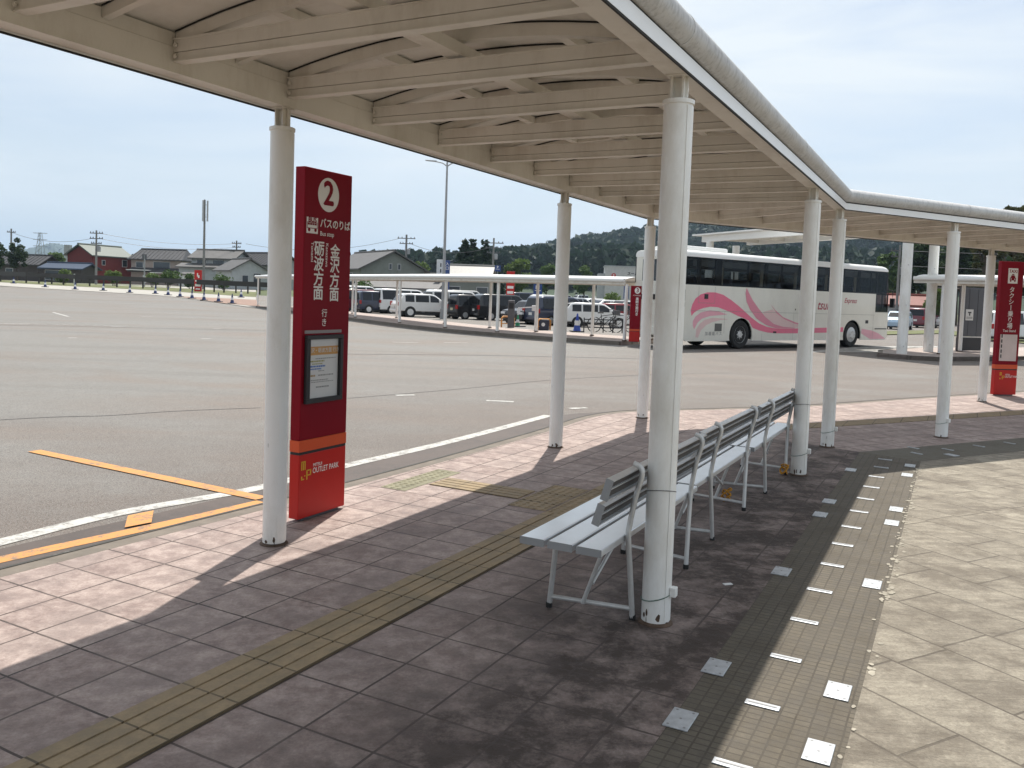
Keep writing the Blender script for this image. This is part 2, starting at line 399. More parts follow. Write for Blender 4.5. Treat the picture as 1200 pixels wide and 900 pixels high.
# ------------------------------------------------------------------ near pavement
KERB = [(-12, -11), (-8.5, -5.2), (-5.3, 0.1), (-3.4, 3.1), (-2.60, 4.40), (-2.13, 5.18), (-1.71, 5.86), (-1.26, 6.63), (-0.60, 7.79),
        (0.036, 8.98), (0.47, 9.83), (0.85, 10.62), (1.27, 11.20), (1.80, 11.58), (2.9, 12.02), (4.55, 12.86), (6.26, 14.02), (7.44, 14.80), (8.55, 15.5), (9.86, 16.33), (14, 18.9), (22, 23.6), (60, 44)]
KC = curve([(x, y, 0) for x, y in KERB], 4)
def offset(pts, k):
    out = []
    for i, p in enumerate(pts):
        a = Vector(pts[max(i - 1, 0)]); c = Vector(pts[min(i + 1, len(pts) - 1)]); d = (c - a); d.z = 0; d.normalize()
        out.append(Vector(p) + Vector((d.y, -d.x, 0)) * k)
    return out
KI = offset(KC, 0.15)
CONC = mat('kerb_concrete', (0.180, 0.152, 0.124), 0.85, var=0.25, vs_=5, bmp=0.3, bs=60, dirt=((0.12, 0.11, 0.09), 3.5, 0.7))
def swept(name, L_, R_, z0, z1, m, n_close=True):
    P = []; F = []
    for a, c in zip(L_, R_): P += [(a.x, a.y, z0), (a.x, a.y, z1), (c.x, c.y, z1), (c.x, c.y, z0)]
    for i in range(len(L_) - 1):
        for j in range(3): F.append((4 * i + j, 4 * i + j + 1, 4 * i + 5 + j, 4 * i + 4 + j))
    return MB().add(P, F).build(name, m)
ko = swept('kerb', offset(KC, -0.004), KI, -0.4, -0.002, CONC); structure(ko)
bb = ko.modifiers.new('bevel', 'BEVEL'); bb.width = 0.012; bb.segments = 2
AP = R(28.24); GX, GY = -1.3483, 2.8783
PU = Vector((math.sin(AP), math.cos(AP), 0)); PV = Vector((math.cos(AP), -math.sin(AP), 0))
def GP(u, v, z=0): return Vector((GX, GY, 0)) + u * PU + v * PV + Vector((0, 0, z))   # strip left edge is v = 0
gn = GX * PV.x + GY * PV.y; gu = GX * PU.x + GY * PU.y
PINK = dict(c1=(0.235, 0.168, 0.148), c2=(0.53, 0.43, 0.387), joint=(0.07, 0.052, 0.045))
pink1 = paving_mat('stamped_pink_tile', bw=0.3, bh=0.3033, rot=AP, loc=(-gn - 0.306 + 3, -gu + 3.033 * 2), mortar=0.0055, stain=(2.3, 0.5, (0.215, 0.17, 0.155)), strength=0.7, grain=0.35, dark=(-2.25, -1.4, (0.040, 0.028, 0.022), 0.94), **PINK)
g2 = O2
pink2 = paving_mat('stamped_pink_tile_beyond_bend', bw=0.3, bh=0.3, rot=A2, loc=(5, 5), mortar=0.0055, stain=(2.3, 0.5, (0.215, 0.17, 0.155)), strength=0.7, grain=0.35, **PINK)
beige = paving_mat('stamped_beige_stone', (0.185, 0.157, 0.12), (0.47, 0.42, 0.335), (0.12, 0.10, 0.078), 0.50, 0.335, A2, (4.3, 7.17), mortar=0.0055, stain=(2.6, 0.80, (0.150, 0.125, 0.095)), offset=0.37, strength=1.0, grain=0.5, squash=1.5, streak=(2.2, 11.0, R(-20)), bd=0.03)
cob1 = paving_mat('small_block_paving', (0.085, 0.071, 0.053), (0.152, 0.130, 0.098), (0.064, 0.053, 0.039), 0.056, 0.040, A1, (0, 0), mortar=0.0038, stain=(2.5, 0.7, (0.085, 0.070, 0.05)), strength=0.4)
cob2 = paving_mat('small_block_paving_beyond_bend', (0.11, 0.098, 0.075), (0.17, 0.154, 0.12), (0.085, 0.075, 0.056), 0.056, 0.040, A2, (0, 0), mortar=0.0038, stain=(2.5, 0.6, (0.09, 0.075, 0.055)), strength=0.35)
def sheet(name, poly, m, z=0.0):
    bm = bmesh.new(); vs_ = [bm.verts.new((p[0], p[1], z)) for p in poly]; f = bm.faces.new(vs_)
    bmesh.ops.triangulate(bm, faces=[f]); bmesh.ops.recalc_face_normals(bm, faces=bm.faces)
    for f in bm.faces:
        if f.normal.z < 0: f.normal_flip()
    me = bpy.data.meshes.new(name); bm.to_mesh(me); bm.free(); me.materials.append(m)
    o = bpy.data.objects.new(name, me); COL.objects.link(o); return structure(o)
cL, cR_ = 1.50, 2.08
ksplit = min(range(len(KI)), key=lambda i: (KI[i] - Vector((1.2, 11.2, 0))).length)
mit = lambda c: S1(SC - TM * c, c)
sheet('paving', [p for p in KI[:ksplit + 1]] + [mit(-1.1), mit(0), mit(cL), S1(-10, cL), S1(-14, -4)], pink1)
sheet('paving', [p for p in KI[ksplit:]] + [S2(60, cL), mit(cL), mit(0), mit(-1.1)], pink2)
sheet('paving', [S1(-10, cL), mit(cL), mit(cR_), S1(-10, cR_)], cob1)
sheet('paving', [mit(cL), S2(60, cL), S2(60, cR_), mit(cR_)], cob2)
sheet('paving', [S1(-10, cR_), mit(cR_), S2(60, cR_), (70, 10, 0), (30, -25, 0), (0, -20, 0)], beige)
# tactile guide strip with its four flat bars, and the dotted pads at the boarding place
TACT = paving_mat('faded_yellow_tactile', (0.26, 0.193, 0.112), (0.385, 0.29, 0.178), (0.09, 0.068, 0.04), 0.3, 0.3033, AP, (-gn + 3, -gu + 6.066), mortar=0.005, stain=(3.0, 0.4, (0.18, 0.15, 0.10)), strength=0.3)
sb = MB()
def bars(P0, du, dv, L, W, n=4):
    """raised guide bars in a strip that starts at P0, runs along du and is W wide"""
    for k in range(n):
        a = (k + 0.09) * W / n; c = (k + 0.91) * W / n
        q = [P0 + dv * a, P0 + dv * c, P0 + dv * c + du * L, P0 + dv * a + du * L]
        i = [p + Vector((0, 0, 0.007)) for p in q]; o = [p + Vector((0, 0, 0.0005)) for p in q]
        sb.add([*o, *i], [(4, 5, 6, 7), (0, 1, 5, 4), (1, 2, 6, 5), (2, 3, 7, 6), (3, 0, 4, 7)])
def base(q, z=0.002): sb.add([p + Vector((0, 0, z)) for p in q], [(0, 1, 2, 3)])
W = 0.305
u_end = 8.12
bars(GP(-9, 0), PU, PV, 9 + 3.42, W); bars(GP(4.27, 0), PU, PV, u_end - 4.27, W)
base([GP(-9, 0), GP(-9, W), GP(u_end, W), GP(u_end, 0)])
e0 = GP(u_end, 0)
q0 = S2(0.05, -0.16); bars(q0, D2, N2, 30, W); base([q0, q0 + N2 * W, q0 + N2 * W + D2 * 30, q0 + D2 * 30])
def dots(P0, du, dv, L, Wd, p=0.06, r=0.018):
    base([P0, P0 + dv * Wd, P0 + dv * Wd + du * L, P0 + du * L], 0.0025)
    for i in range(int(L / p)):
        for j in range(int(Wd / p)):
            c = P0 + du * ((i + .5) * p) + dv * ((j + .5) * p); P = []
            for rr, z in ((r, 0.003), (r * 0.6, 0.008)):
                for k in range(8): P.append(c + Vector((rr * math.cos(k * math.pi / 4), rr * math.sin(k * math.pi / 4), z)))
            sb.add(P, [(k, (k + 1) % 8, 8 + (k + 1) % 8, 8 + k) for k in range(8)] + [tuple(range(8, 16))])
dots(GP(3.42, 0), PU, PV, 0.85, W); dots(GP(3.44, -0.31), PU, PV, 0.79, 0.30)
structure(sb.build('tactile_paving', TACT))
TACT2 = paving_mat('faded_green_grey_pad', (0.20, 0.185, 0.115), (0.29, 0.27, 0.18), (0.10, 0.09, 0.055), 0.3, 0.3, AP, (-gn + 3, -gu + 6.066), mortar=0.004, stain=(3.0, 0.4, (0.15, 0.14, 0.09)), strength=0.3)
sb = MB(); dots(SN(5.29, -3.86), D1, N1, 0.82, 0.23)
structure(sb.build('tactile_pad', TACT2))
sb = MB(); bars(SN(5.57, -3.60), N1, D1, 0.78, 0.30); base([SN(5.57, -3.60), SN(5.57, -2.82), SN(5.87, -2.82), SN(5.87, -3.60)])
structure(sb.build('tactile_crossing', TACT))
# gutter along the kerb and the grime on its edge
GUT = paint_mat('grimy_gutter', (0.080, 0.058, 0.047), 0.47, 2.0, (0.055, 0.041, 0.034))
gl_ = offset(KC, -0.004)
structure(ribbon('gutter', offset(KC, -0.36), (-0.36, 0.36), GUT, ROADZ, 0.002))
GRIME = paint_mat('kerb_grime', (0.035, 0.032, 0.024), 0.55, 5.0, (0.15, 0.14, 0.12))
structure(ribbon('kerb_grime', offset(KC, 0.018), (-0.014, 0.012), GRIME, 0.0, 0.0015))
# crumbled pale mortar along the sunny edge of the block paving
rs_ = random.Random(21); mb = MB()
for k in range(230):
    s_ = rs_.uniform(2.3, 9.1)
    if s_ < 4.7 and rs_.random() < .75: continue
    c0 = S1(s_, cR_ + rs_.gauss(0.004, 0.018), 0.0016 + 0.00001 * k); r_ = rs_.uniform(.004, .016); el = rs_.uniform(1, 2.4); n = 9
    mb.add([c0 + D1 * (r_ * el * math.cos(a) * rs_.uniform(.6, 1.1)) + N1 * (r_ * math.sin(a) * rs_.uniform(.6, 1.1)) for a in [2 * math.pi * q / n for q in range(n)]], [tuple(range(n))])
o = structure(mb.build('mortar_edge', mat('pale_mortar', (0.36, 0.325, 0.26), 0.85, var=0.3, vs_=12)))
# painted lines on the road
wl = curve([at(px, py, ROADZ) for px, py in ((0, 636), (133, 603), (267, 579), (307, 571), (407, 545.7), (530, 517), (643, 487))], 5)
back = wl[0] - (wl[3] - wl[0]).normalized() * 6
structure(ribbon('white_line', [back] + wl, (-0.07, 0.07), PW, ROADZ))
yl = [at(px, py, ROADZ) for px, py in ((40, 529), (307, 585))]
structure(ribbon('yellow_line', [yl[0], yl[1]], (-0.062, 0.062), PY, ROADZ, 0.008))
yk = [at(px, py, ROADZ) for px, py in ((0, 656.5), (75, 640), (150, 624), (230, 606.5), (307, 588.5))]
yk2 = [Vector(yk[0]) - (Vector(yk[1]) - Vector(yk[0])).normalized() * 5] + [Vector(p) for p in yk]
structure(ribbon('yellow_line', yk2, (-0.062, 0.062), PY, ROADZ, 0.004))
structure(MB().add([(p[0], p[1], ROADZ + 0.012) for p in (at(146, 620, ROADZ), at(177.5, 614, ROADZ), at(180, 600, ROADZ), at(150, 606, ROADZ))], [(0, 1, 2, 3)]).build('yellow_line', PY))
for k, (p, q) in enumerate((((62, 366), (80, 371)), ((130, 383), (143, 383)), ((80, 396), (90, 396)), ((236, 397), (247, 397)), ((166, 371), (178, 371)), ((250, 385.5), (260, 385.5)),
                            ((460, 401), (490, 401.5)), ((520, 401.5), (548, 402)), ((464, 463.5), (486, 463)), ((570, 469.5), (602, 471)), ((660, 402), (680, 402)), ((712, 405), (730, 405.3)), ((668, 479), (687, 478)),
                            ((0, 379), (60, 380)), ((60, 380), (150, 382)))):
    structure(ribbon('lane_mark', [at(*p, ROADZ), at(*q, ROADZ)], (-0.06, 0.06), PW if k < 13 else PWF, ROADZ, 0.004))
SEAM = mat('road_joint_tar', (0.045, 0.042, 0.04), 0.7)
for pts in (((-40, 380), (0, 381), (150, 384), (300, 387), (345, 388)), ((407, 467), (480, 461), (560, 454), (640, 446), (745, 440), (860, 437)), ((405, 415), (520, 416), (650, 418), (760, 421)), ((-30, 494), (60, 489), (130, 487), (205, 482), (305, 478))):
    structure(ribbon('road_joint', curve([at(px, py, ROADZ) for px, py in pts], 4), (-0.012, 0.012) if pts[0][1] > 430 else (-0.045, 0.045), SEAM, ROADZ, 0.003))
structure(ribbon('lane_mark', [at(-60, 378.2, ROADZ), at(0, 379.2, ROADZ), at(75, 380.8, ROADZ), at(150, 382.6, ROADZ)], (-0.10, 0.10), PWF, ROADZ, 0.0045))
# pedestrian crossing on the far right
for k in range(6):
    a = Vector(at(1000, 411, ROADZ)) + Vector((0.63, 0.78, 0)) * (k * 1.25 - 1.0); d = Vector((0.86, 0.5, 0))
    structure(ribbon('crossing_stripe', [a - d * 2.0, a + d * 3.2], (-0.3, 0.3), PW, ROADZ, 0.005))

# ------------------------------------------------------------------ far platform and right island
FF = [(-27, 78), (-22.5, 69.5), (-18.4, 61.5), (-14.8, 55.2), (-11.5, 49.4), (-8.14, 44.1), (-5.16, 38.9), (-2.79, 35.4), (-0.59, 33.1), (1.72, 31.2), (3.92, 29.75), (7.0, 28.2)]
FC = curve([(x, y, 0) for x, y in FF[2:11]], 6)
pale = paving_mat('pale_paving', (0.36, 0.29, 0.26), (0.50, 0.42, 0.38), (0.2, 0.17, 0.15), 0.6, 0.6, R(40), (0, 0), mortar=0.01, stain=(0.6, 0.3, (0.3, 0.26, 0.23)))
fo = offset(FC, -0.0)
def slab(name, poly, z0, z1, m, mt=None):
    o = MB().prism([(p[0], p[1], z0) for p in poly], (0, 0, z1 - z0)).build(name, m); return structure(o)
outer = offset(FC, 0.42); inner = offset(FC, -3.6)      # towards the road is the right-hand side
P = MB()
def strip_solid(name, A, B, z0, z1, m):
    P = []; F = []
    for a, c in zip(A, B): P += [(a[0], a[1], z0), (a[0], a[1], z1), (c[0], c[1], z1), (c[0], c[1], z0)]
    n = len(A)
    for i in range(n - 1):
        for j in range(4): F.append((4 * i + j, 4 * i + (j + 1) % 4, 4 * i + 4 + (j + 1) % 4, 4 * i + 4 + j))
    F += [(0, 1, 2, 3), tuple(4 * (n - 1) + k for k in (3, 2, 1, 0))]
    return structure(MB().add(P, F).build(name, m))
strip_solid('kerb', outer, offset(FC, 0.27), -0.4, 0.0, CONC)
strip_solid('platform', offset(FC, 0.268), inner, -0.4, -0.002, pale)
isl = [(12.0, 27.95), (12.6, 27.0), (13.5, 26.75), (16.1, 28.15), (24, 33), (34, 39), (60, 54), (60, 62), (34, 45), (20.5, 35.4), (15.4, 32.6), (12.9, 30.0)]
slab('platform', isl, -0.4, 0.0, pale)
isl2 = [isl[-2], isl[-1]] + isl[:6]
strip_solid('kerb', [Vector((x, y, 0)) for x, y in isl2], offset([Vector((x, y, 0)) for x, y in isl2], -0.16), -0.4, 0.003, CONC)

# ------------------------------------------------------------------ far left edge: concrete, grass, path
def pxline(L): return [at(*p) for p in L]
Lc0 = [(-80, 330.5), (0, 335.2), (52, 338.5), (88, 340.8), (121, 342.6), (152, 344.5), (182, 346.2), (211, 349), (239, 352.8), (256, 355), (272, 357.5), (300, 361.5)]
Lc1 = [(-80, 326), (0, 331), (52, 334.2), (88, 336), (121, 337.6), (152, 339.2), (182, 340.8), (211, 342.5), (239, 344.6), (256, 345.8), (272, 347), (300, 348.6)]
Lg = [(-80, 324), (0, 328.3), (52, 331.2), (88, 332.8), (121, 334.2), (152, 335.7), (182, 337), (211, 338.4), (239, 339.9), (256, 340.7), (272, 341.5), (300, 342.6)]
Lp = [(-80, 322), (0, 326.2), (52, 328.7), (88, 330.2), (121, 331.6), (152, 333), (182, 334.3), (211, 335.5), (239, 336.9), (256, 337.7), (272, 338.5), (300, 339.6)]
def band(name, A, B, m, dz):
    A = pxline(A); B = pxline(B); P = []; F = []
    for a, c in zip(A, B): P += [(a[0], a[1], a[2] + dz), (c[0], c[1], c[2] + dz)]
    for i in range(len(A) - 1): F.append((2 * i, 2 * i + 1, 2 * i + 3, 2 * i + 2))
    return structure(MB().add(P, F).build(name, m))
PALECONC = mat('pale_concrete', (0.36, 0.34, 0.305), 0.8, var=0.15, vs_=0.6)
GRS2 = mat('verge_grass', (0.13, 0.14, 0.05), 0.9, var=0.45, vs_=1.2)
band('pavement', Lc0, Lc1, PALECONC, 0.03); band('verge', Lc1, Lg, GRS2, 0.05); band('path', Lg, Lp, PALECONC, 0.03)
bp = [at(px, py) for px, py in ((205, 347.5), (300, 352), (305, 360), (262, 356))]
structure(MB().add([(p[0], p[1], p[2] + 0.045) for p in bp], [(0, 1, 2, 3)]).build('brick_path', mat('red_brick_paving', (0.26, 0.165, 0.125), 0.8, var=0.3, vs_=2)))

# ------------------------------------------------------------------ distant relief
def hill(name, ridge, Y, depth, m, drop=0.0, seed=1, bumps=2.0):
    """a ridge whose skyline follows (pixel x, pixel y) points seen at distance Y"""
    pts = [atY(px, py, Y) for px, py in ridge]; rnd = random.Random(seed)
    P = []; F = []; rows = 9; n = len(pts)
    dense = curve(pts, 8); n = len(dense)
    for r_ in range(rows):
        f = r_ / (rows - 1)
        for i, p in enumerate(dense):
            prof = math.sin(f * math.pi * 0.5) ** 0.8; pz = max(p[2] - drop, 1)
            y = Y - depth * (1 - f); sc = y / Y
            P.append((p[0] * sc + rnd.uniform(-1, 1) * bumps, y + rnd.uniform(-1, 1) * bumps, ROADZ - 1 + pz * prof + rnd.uniform(-1, 1) * bumps * 0.4 * prof))
    for i, p in enumerate(dense): P.append((p[0] * 1.3, Y * 1.3, -5))
    for r_ in range(rows):
        for i in range(n - 1): F.append((r_ * n + i, r_ * n + i + 1, (r_ + 1) * n + i + 1, (r_ + 1) * n + i))
    o = structure(MB().add(P, F).build(name, m, smooth=80)); return o, dense
HILLM = mat('wooded_hillside', (0.028, 0.050, 0.022), 0.9, var=0.4, vs_=0.05)
MTN = mat('far_mountain', (0.035, 0.06, 0.05), 0.95, var=0.3, vs_=0.002)
RIDGE1 = [(380, 312), (405, 308), (440, 304), (470, 302), (486, 303), (500, 306), (515, 301), (540, 304), (580, 298), (605, 297), (640, 297), (680, 296), (720, 294), (760, 297), (800, 298), (860, 296), (930, 297), (1000, 298), (1080, 296), (1200, 300), (1330, 306)]
RIDGE2 = [(520, 312), (570, 305), (610, 300), (650, 292), (690, 285), (720, 281), (745, 277), (790, 272), (840, 266), (900, 262), (960, 264), (1020, 270), (1100, 276), (1200, 280), (1330, 290)]
h1, R1 = hill('hill', RIDGE1, 380, 120, HILLM, 9.0, seed=3)
h2, R2 = hill('hill', RIDGE2, 760, 300, HILLM, 14.0, seed=4, bumps=4)
hill('mountain', [(-120, 298), (-60, 292), (0, 297), (30, 292), (52, 288), (62, 285.5), (74, 287.5), (90, 297), (130, 302), (200, 306), (280, 304), (340, 308)], 2600, 500, MTN, seed=5, bumps=8)
# ================================================================== THE CANOPY OVERHEAD
S0, TE = -5.0, 13.0
can = thing('walkway_canopy', 'long white arched steel canopy overhead, bending right beyond the benches', 'canopy', tuple(S1(6, 0)))
def long_member(name, secs, mats, smooth=None, bevel=0, parent=can):
    mb = MB()
    for sec, m in secs:
        n = len(sec); P = []
        for c, z in sec: P.append(S1(S0, c, z))
        for c, z in sec: P.append(S1(SC - TM * c, c, z))
        for c, z in sec: P.append(S2(TE, c, z))
        F = [(i + r_ * n, (i + 1) % n + r_ * n, (i + 1) % n + (r_ + 1) * n, i + (r_ + 1) * n) for r_ in range(2) for i in range(n)]
        F += [tuple(range(n)), tuple(range(3 * n - 1, 2 * n - 1, -1))]
        mb.add(P, F, m)
    return mb.build(name, mats, parent, world=True, smooth=smooth, bevel=bevel)
def rect(c0, c1, z0, z1): return [(c0, z0), (c1, z0), (c1, z1), (c0, z1)]
def roofz(c): return 2.855 - 0.101 * c * c
for sg in (-1, 1):
    q = lambda a, b_, z0, z1: rect(min(sg * a, sg * b_), max(sg * a, sg * b_), z0, z1)
    long_member('edge_beam', [(q(1.0975, 1.2125, 2.53, 2.652), 0), (q(1.104, 1.206, 2.655, 2.722), 0)], CREAM)
    long_member('fascia', [(q(1.2160, 1.2235, 2.522, 2.588), 0)], FASCIA)
    long_member('fascia_shadow_line', [(q(1.2130, 1.2225, 2.513, 2.5215), 0), (q(1.2150, 1.2190, 2.5885, 2.606), 0)], GAP)  # dark strips painted in for the shadow lines along the fascia
    tb = [(sg * 1.214 + 0.069 * math.cos(a), 2.668 + 0.069 * math.sin(a)) for a in [2 * math.pi * k / 20 for k in range(20)]]
    long_member('edge_tube', [(tb, 0)], TUBE, smooth=50)
    for s_ in np.arange(-3.2, 9.5, 3.0):              # joint collars on the rounded edge
        a = S1(float(s_) + 0.8, sg * 1.214, 2.668); MB().tube([a - D1 * 0.012, a + D1 * 0.012], 0.0715, 20).build('tube_collar', TUBE, can, world=True, smooth=40)
    for t_ in (2.4, 5.4, 8.4):
        a = S2(t_, sg * 1.214, 2.668); MB().tube([a - D2 * 0.012, a + D2 * 0.012], 0.0715, 20).build('tube_collar', TUBE, can, world=True, smooth=40)
cs = [1.2 * k / 12 for k in range(-12, 13)]
arc = [(c, roofz(c)) for c in cs]; arc2 = [(c, roofz(c) + 0.016) for c in reversed(cs)]
long_member('roof_sheet', [(arc + arc2, 0)], SHEET, smooth=40)
# joists, arched ribs and the purlins between them
def cross(fr, s, name, kind):
    mb = MB(); cw = 1.0965
    if kind == 'joist':
        for z0, z1, w_ in ((2.578, 2.584, 0.062), (2.584, 2.622, 0.046), (2.625, 2.684, 0.050), (2.684, 2.690, 0.066)):
            a0, a1 = fr(s - w_ / 2, -cw), fr(s + w_ / 2, -cw); b0, b1 = fr(s - w_ / 2, cw), fr(s + w_ / 2, cw)
            P = [Vector((p.x, p.y, z)) for z in (z0, z1) for p in (a0, a1, b1, b0)]
            mb.add(P, [(3, 2, 1, 0), (4, 5, 6, 7), (0, 1, 5, 4), (1, 2, 6, 5), (2, 3, 7, 6), (3, 0, 4, 7)])
        for e in (-1, 1):                             # end cleats with bolts
            p = fr(s, e * (cw - 0.02)); 
            d = (fr(s + 0.1, 0) - fr(s, 0)).normalized()
            for z in (2.602, 2.655): mb.disc(p - d * 0.032 + Vector((0, 0, z)), -d, 0.011, 0.008, 6)
    else:
        n = 14; w_ = 0.05 if kind == 'rib' else 0.04; dp = 0.062 if kind == 'rib' else 0.05
        P = []
        for i in range(n + 1):
            c = -1.10 + 2.20 * i / n; z = roofz(c) - 0.009
            for ds, dz in ((-w_ / 2, 0), (w_ / 2, 0), (w_ / 2, -dp), (-w_ / 2, -dp)):
                p = fr(s + ds, c); P.append((p.x, p.y, z + dz))
        F = [(0, 1, 2, 3), tuple(4 * n + k for k in (3, 2, 1, 0))]
        for i in range(n):
            for j in range(4): F.append((4 * i + j, 4 * i + (j + 1) % 4, 4 * i + 4 + (j + 1) % 4, 4 * i + 4 + j))
        mb.add(P, F)
        for i in range(n):                             # dark strip standing in for the shadow gap between rib and sheet
            P = []
            for c in (-1.10 + 2.20 * i / n, -1.10 + 2.20 * (i + 1) / n):
                for ds, dz in ((-w_ / 2 - .004, -.010), (-w_ / 2 - .004, -.0015), (w_ / 2 + .004, -.0015), (w_ / 2 + .004, -.010)): p = fr(s + ds, c); P.append((p.x, p.y, roofz(c) + dz))
            mb.add(P, [(0, 4, 5, 1), (1, 5, 6, 2), (2, 6, 7, 3)], 1)
    return mb.build(name, CREAM if kind == 'joist' else [CREAM, GAP], can, world=True, smooth=30 if kind != 'joist' else None)
def stub(fr, s, c, L=0.34):
    z = roofz(c)
    a, b_ = fr(s - L, c), fr(s, c)
    MB().bar(a + Vector((0, 0, z - 0.028)), b_ + Vector((0, 0, z - 0.028)), 0.055, 0.048).build('purlin_stub', CREAM, can, world=True)
f1 = lambda s, c: S1(s, c); f2 = lambda t_, c: S2(t_, c)
sj = [2.963 + 0.789 * k for k in range(-9, 9)]
for s in sj:
    cross(f1, s, 'joist', 'joist'); cross(f1, s + 0.012, 'arched_rib', 'rib')
    if s > -3: cross(f1, s + 0.395, 'arched_rib', 'thin'); stub(f1, s + 0.375, -0.54); stub(f1, s + 0.375, 0.54)
for k in range(16):
    s = 0.75 + 0.789 * k
    if s > TE - 0.2: break
    cross(f2, s, 'joist', 'joist'); cross(f2, s + 0.012, 'arched_rib', 'rib'); cross(f2, s + 0.395, 'arched_rib', 'thin')
mb = MB()                                             # mitre joist at the bend
a, c = S1(SC + TM * 1.09, -1.09), S1(SC - TM * 1.09, 1.09)
mb.bar(a + Vector((0, 0, 2.63)), c + Vector((0, 0, 2.63)), 0.055, 0.10); mb.build('joist', CREAM, can, world=True)
zc = roofz(0)
long_member('ridge_purlin', [(rect(-0.05, 0.05, 2.705, 2.765), 0)], CREAM)
mb = MB()
for s in sj: mb.bar(S1(s + 0.012, 0, 2.763), S1(s + 0.012, 0, 2.80), 0.05, 0.05)
mb.build('purlin_packer', CREAM, can, world=True)
# flat ceiling lamp between the joists, seen as a pale box
for s in (5.72, 9.0):
    mb = MB(); p = S1(s, -0.02); mb.bar(S1(s - .16, 0.62, 2.735), S1(s + .16, 0.62, 2.735), 0.28, 0.05)
    mb.build('ceiling_lamp', mat('opal_lamp', (0.7, 0.7, 0.66), 0.4), can, world=True, bevel=0.012)
def column(p, d, sidec, name='column'):
    """one round post: d runs along the canopy; sidec = outward side of the cover strip"""
    p = Vector(p); mb = MB()
    mb.lathe([(0.066, 0.0), (0.066, 2.405)], 28, p)
    col = mb.build(name, WHITE, can, world=True, smooth=50)
    rs_ = random.Random(int(p.x * 100 + p.y * 37)); mb = MB()
    for k in range(16):                                # rust blisters and scuffs, mostly low down
        a0_ = rs_.uniform(0, 6.28); z0_ = rs_.uniform(0.012, 0.06) if k < 11 else rs_.uniform(0.1, 1.5); wa = rs_.uniform(.04, .22) if k < 11 else rs_.uniform(.015, .05); hh_ = rs_.uniform(.006, .03); P = []
        for i in range(9): t_ = 2 * math.pi * i / 9; aa = a0_ + wa * math.cos(t_) * rs_.uniform(.5, 1.1); P.append((p.x + 0.0664 * math.cos(aa), p.y + 0.0664 * math.sin(aa), z0_ + max(-z0_ + .002, hh_ * math.sin(t_) * rs_.uniform(.5, 1.1))))
        c0 = (p.x + 0.0667 * math.cos(a0_), p.y + 0.0667 * math.sin(a0_), z0_); mb.add(P + [c0], [(i, (i + 1) % 9, 9) for i in range(9)], 0 if k < 11 else 1)
    mb.build('rust_patch', [MC.get('rusty_grout') or mat('rusty_grout', (0.10, 0.065, 0.045), 0.9, var=0.5, vs_=20), mat('grey_scuff', (0.30, 0.29, 0.27), 0.7)], col, world=True, smooth=60)
    mb = MB(); mb.lathe([(0.066, 2.398), (0.073, 2.400), (0.073, 2.418), (0.066, 2.421), (0.02, 2.422)], 28, p); mb.build('cap_ring', WHITE, col, world=True, smooth=40)
    # pipe cover strip, a few millimetres proud
    a0 = math.atan2(sidec.y, sidec.x); P = []; n = 7
    for z in (0.02, 2.39):
        for r_ in (0.064, 0.0695):
            for i in range(n): a = a0 + (i / (n - 1) - 0.5) * 1.25; P.append((p.x + r_ * math.cos(a), p.y + r_ * math.sin(a), z))
    F = []
    for i in range(n - 1): F += [(n + i, n + i + 1, 3 * n + i + 1, 3 * n + i)]
    F += [(0, n, 3 * n, 2 * n), (2 * n - 1, n - 1, 3 * n - 1, 4 * n - 1)]
    MB().add(P, F).build('cover_strip', WHITE, col, world=True, smooth=50)
    s = Vector((d.y, -d.x, 0)); mb = MB()
    for k in (-0.026, 0.026): mb.bar(p + s * k + Vector((0, 0, 2.419)), p + s * k + Vector((0, 0, 2.524)), 0.010, 0.062, up=d)
    mb.bar(p + Vector((0, 0, 2.419)), p + Vector((0, 0, 2.522)), 0.085, 0.010, up=d)
    mb.prism([p + s * -0.058 + Vector((0, 0, 2.4215)), p + s * -0.033 + Vector((0, 0, 2.4215)), p + s * -0.033 + Vector((0, 0, 2.51))], d * 0.008)
    mb.cbox(p + Vector((0, 0, 2.5262)), 0.10, 0.10, 0.006, rz=yaw(d))
    for k in (-1, 1): mb.disc(p + s * (k * 0.031) + d * 0.012 + Vector((0, 0, 2.47)), s * k, 0.010, 0.009, 6)
    mb.build('head_bracket', CREAM, col, world=True)
    mb = MB(); mb.lathe([(0.083, 0.0015), (0.080, 0.006), (0.070, 0.010), (0.067, 0.014)], 18, p)
    mb.build('base_grout', mat('rusty_grout', (0.10, 0.065, 0.045), 0.9, var=0.5, vs_=20), col, world=True)
    return col
c_in, c_out = 1.155, -1.155
colA = column(SN(3.756, -3.497), D1, N1); colC = column(SN(7.718, -3.504), D1, N1); colH = column(SN(10.326, -3.497), D1, N1)
column(SN(-0.19, -3.5), D1, N1); column(SN(-4.1, -3.5), D1, N1)
colB = column(SN(3.823, -1.187), D1, N1); colD = column(SN(7.85, -1.19), D1, N1); colE = column(SN(9.607, -1.178), D1, N1)
column(SN(-0.2, -1.19), D1, N1); column(SN(-4.1, -1.19), D1, N1)
colF = column((5.11, 10.02, 0), D2, N2); colG = column((7.84, 14.12, 0), D2, N2)
column(Vector((5.11, 10.02, 0)) + D2 * 4.0, D2, N2); column(Vector((5.11, 10.02, 0)) + D2 * 8.0, D2, N2); column(Vector((7.84, 14.12, 0)) + D2 * 4, D2, N2)
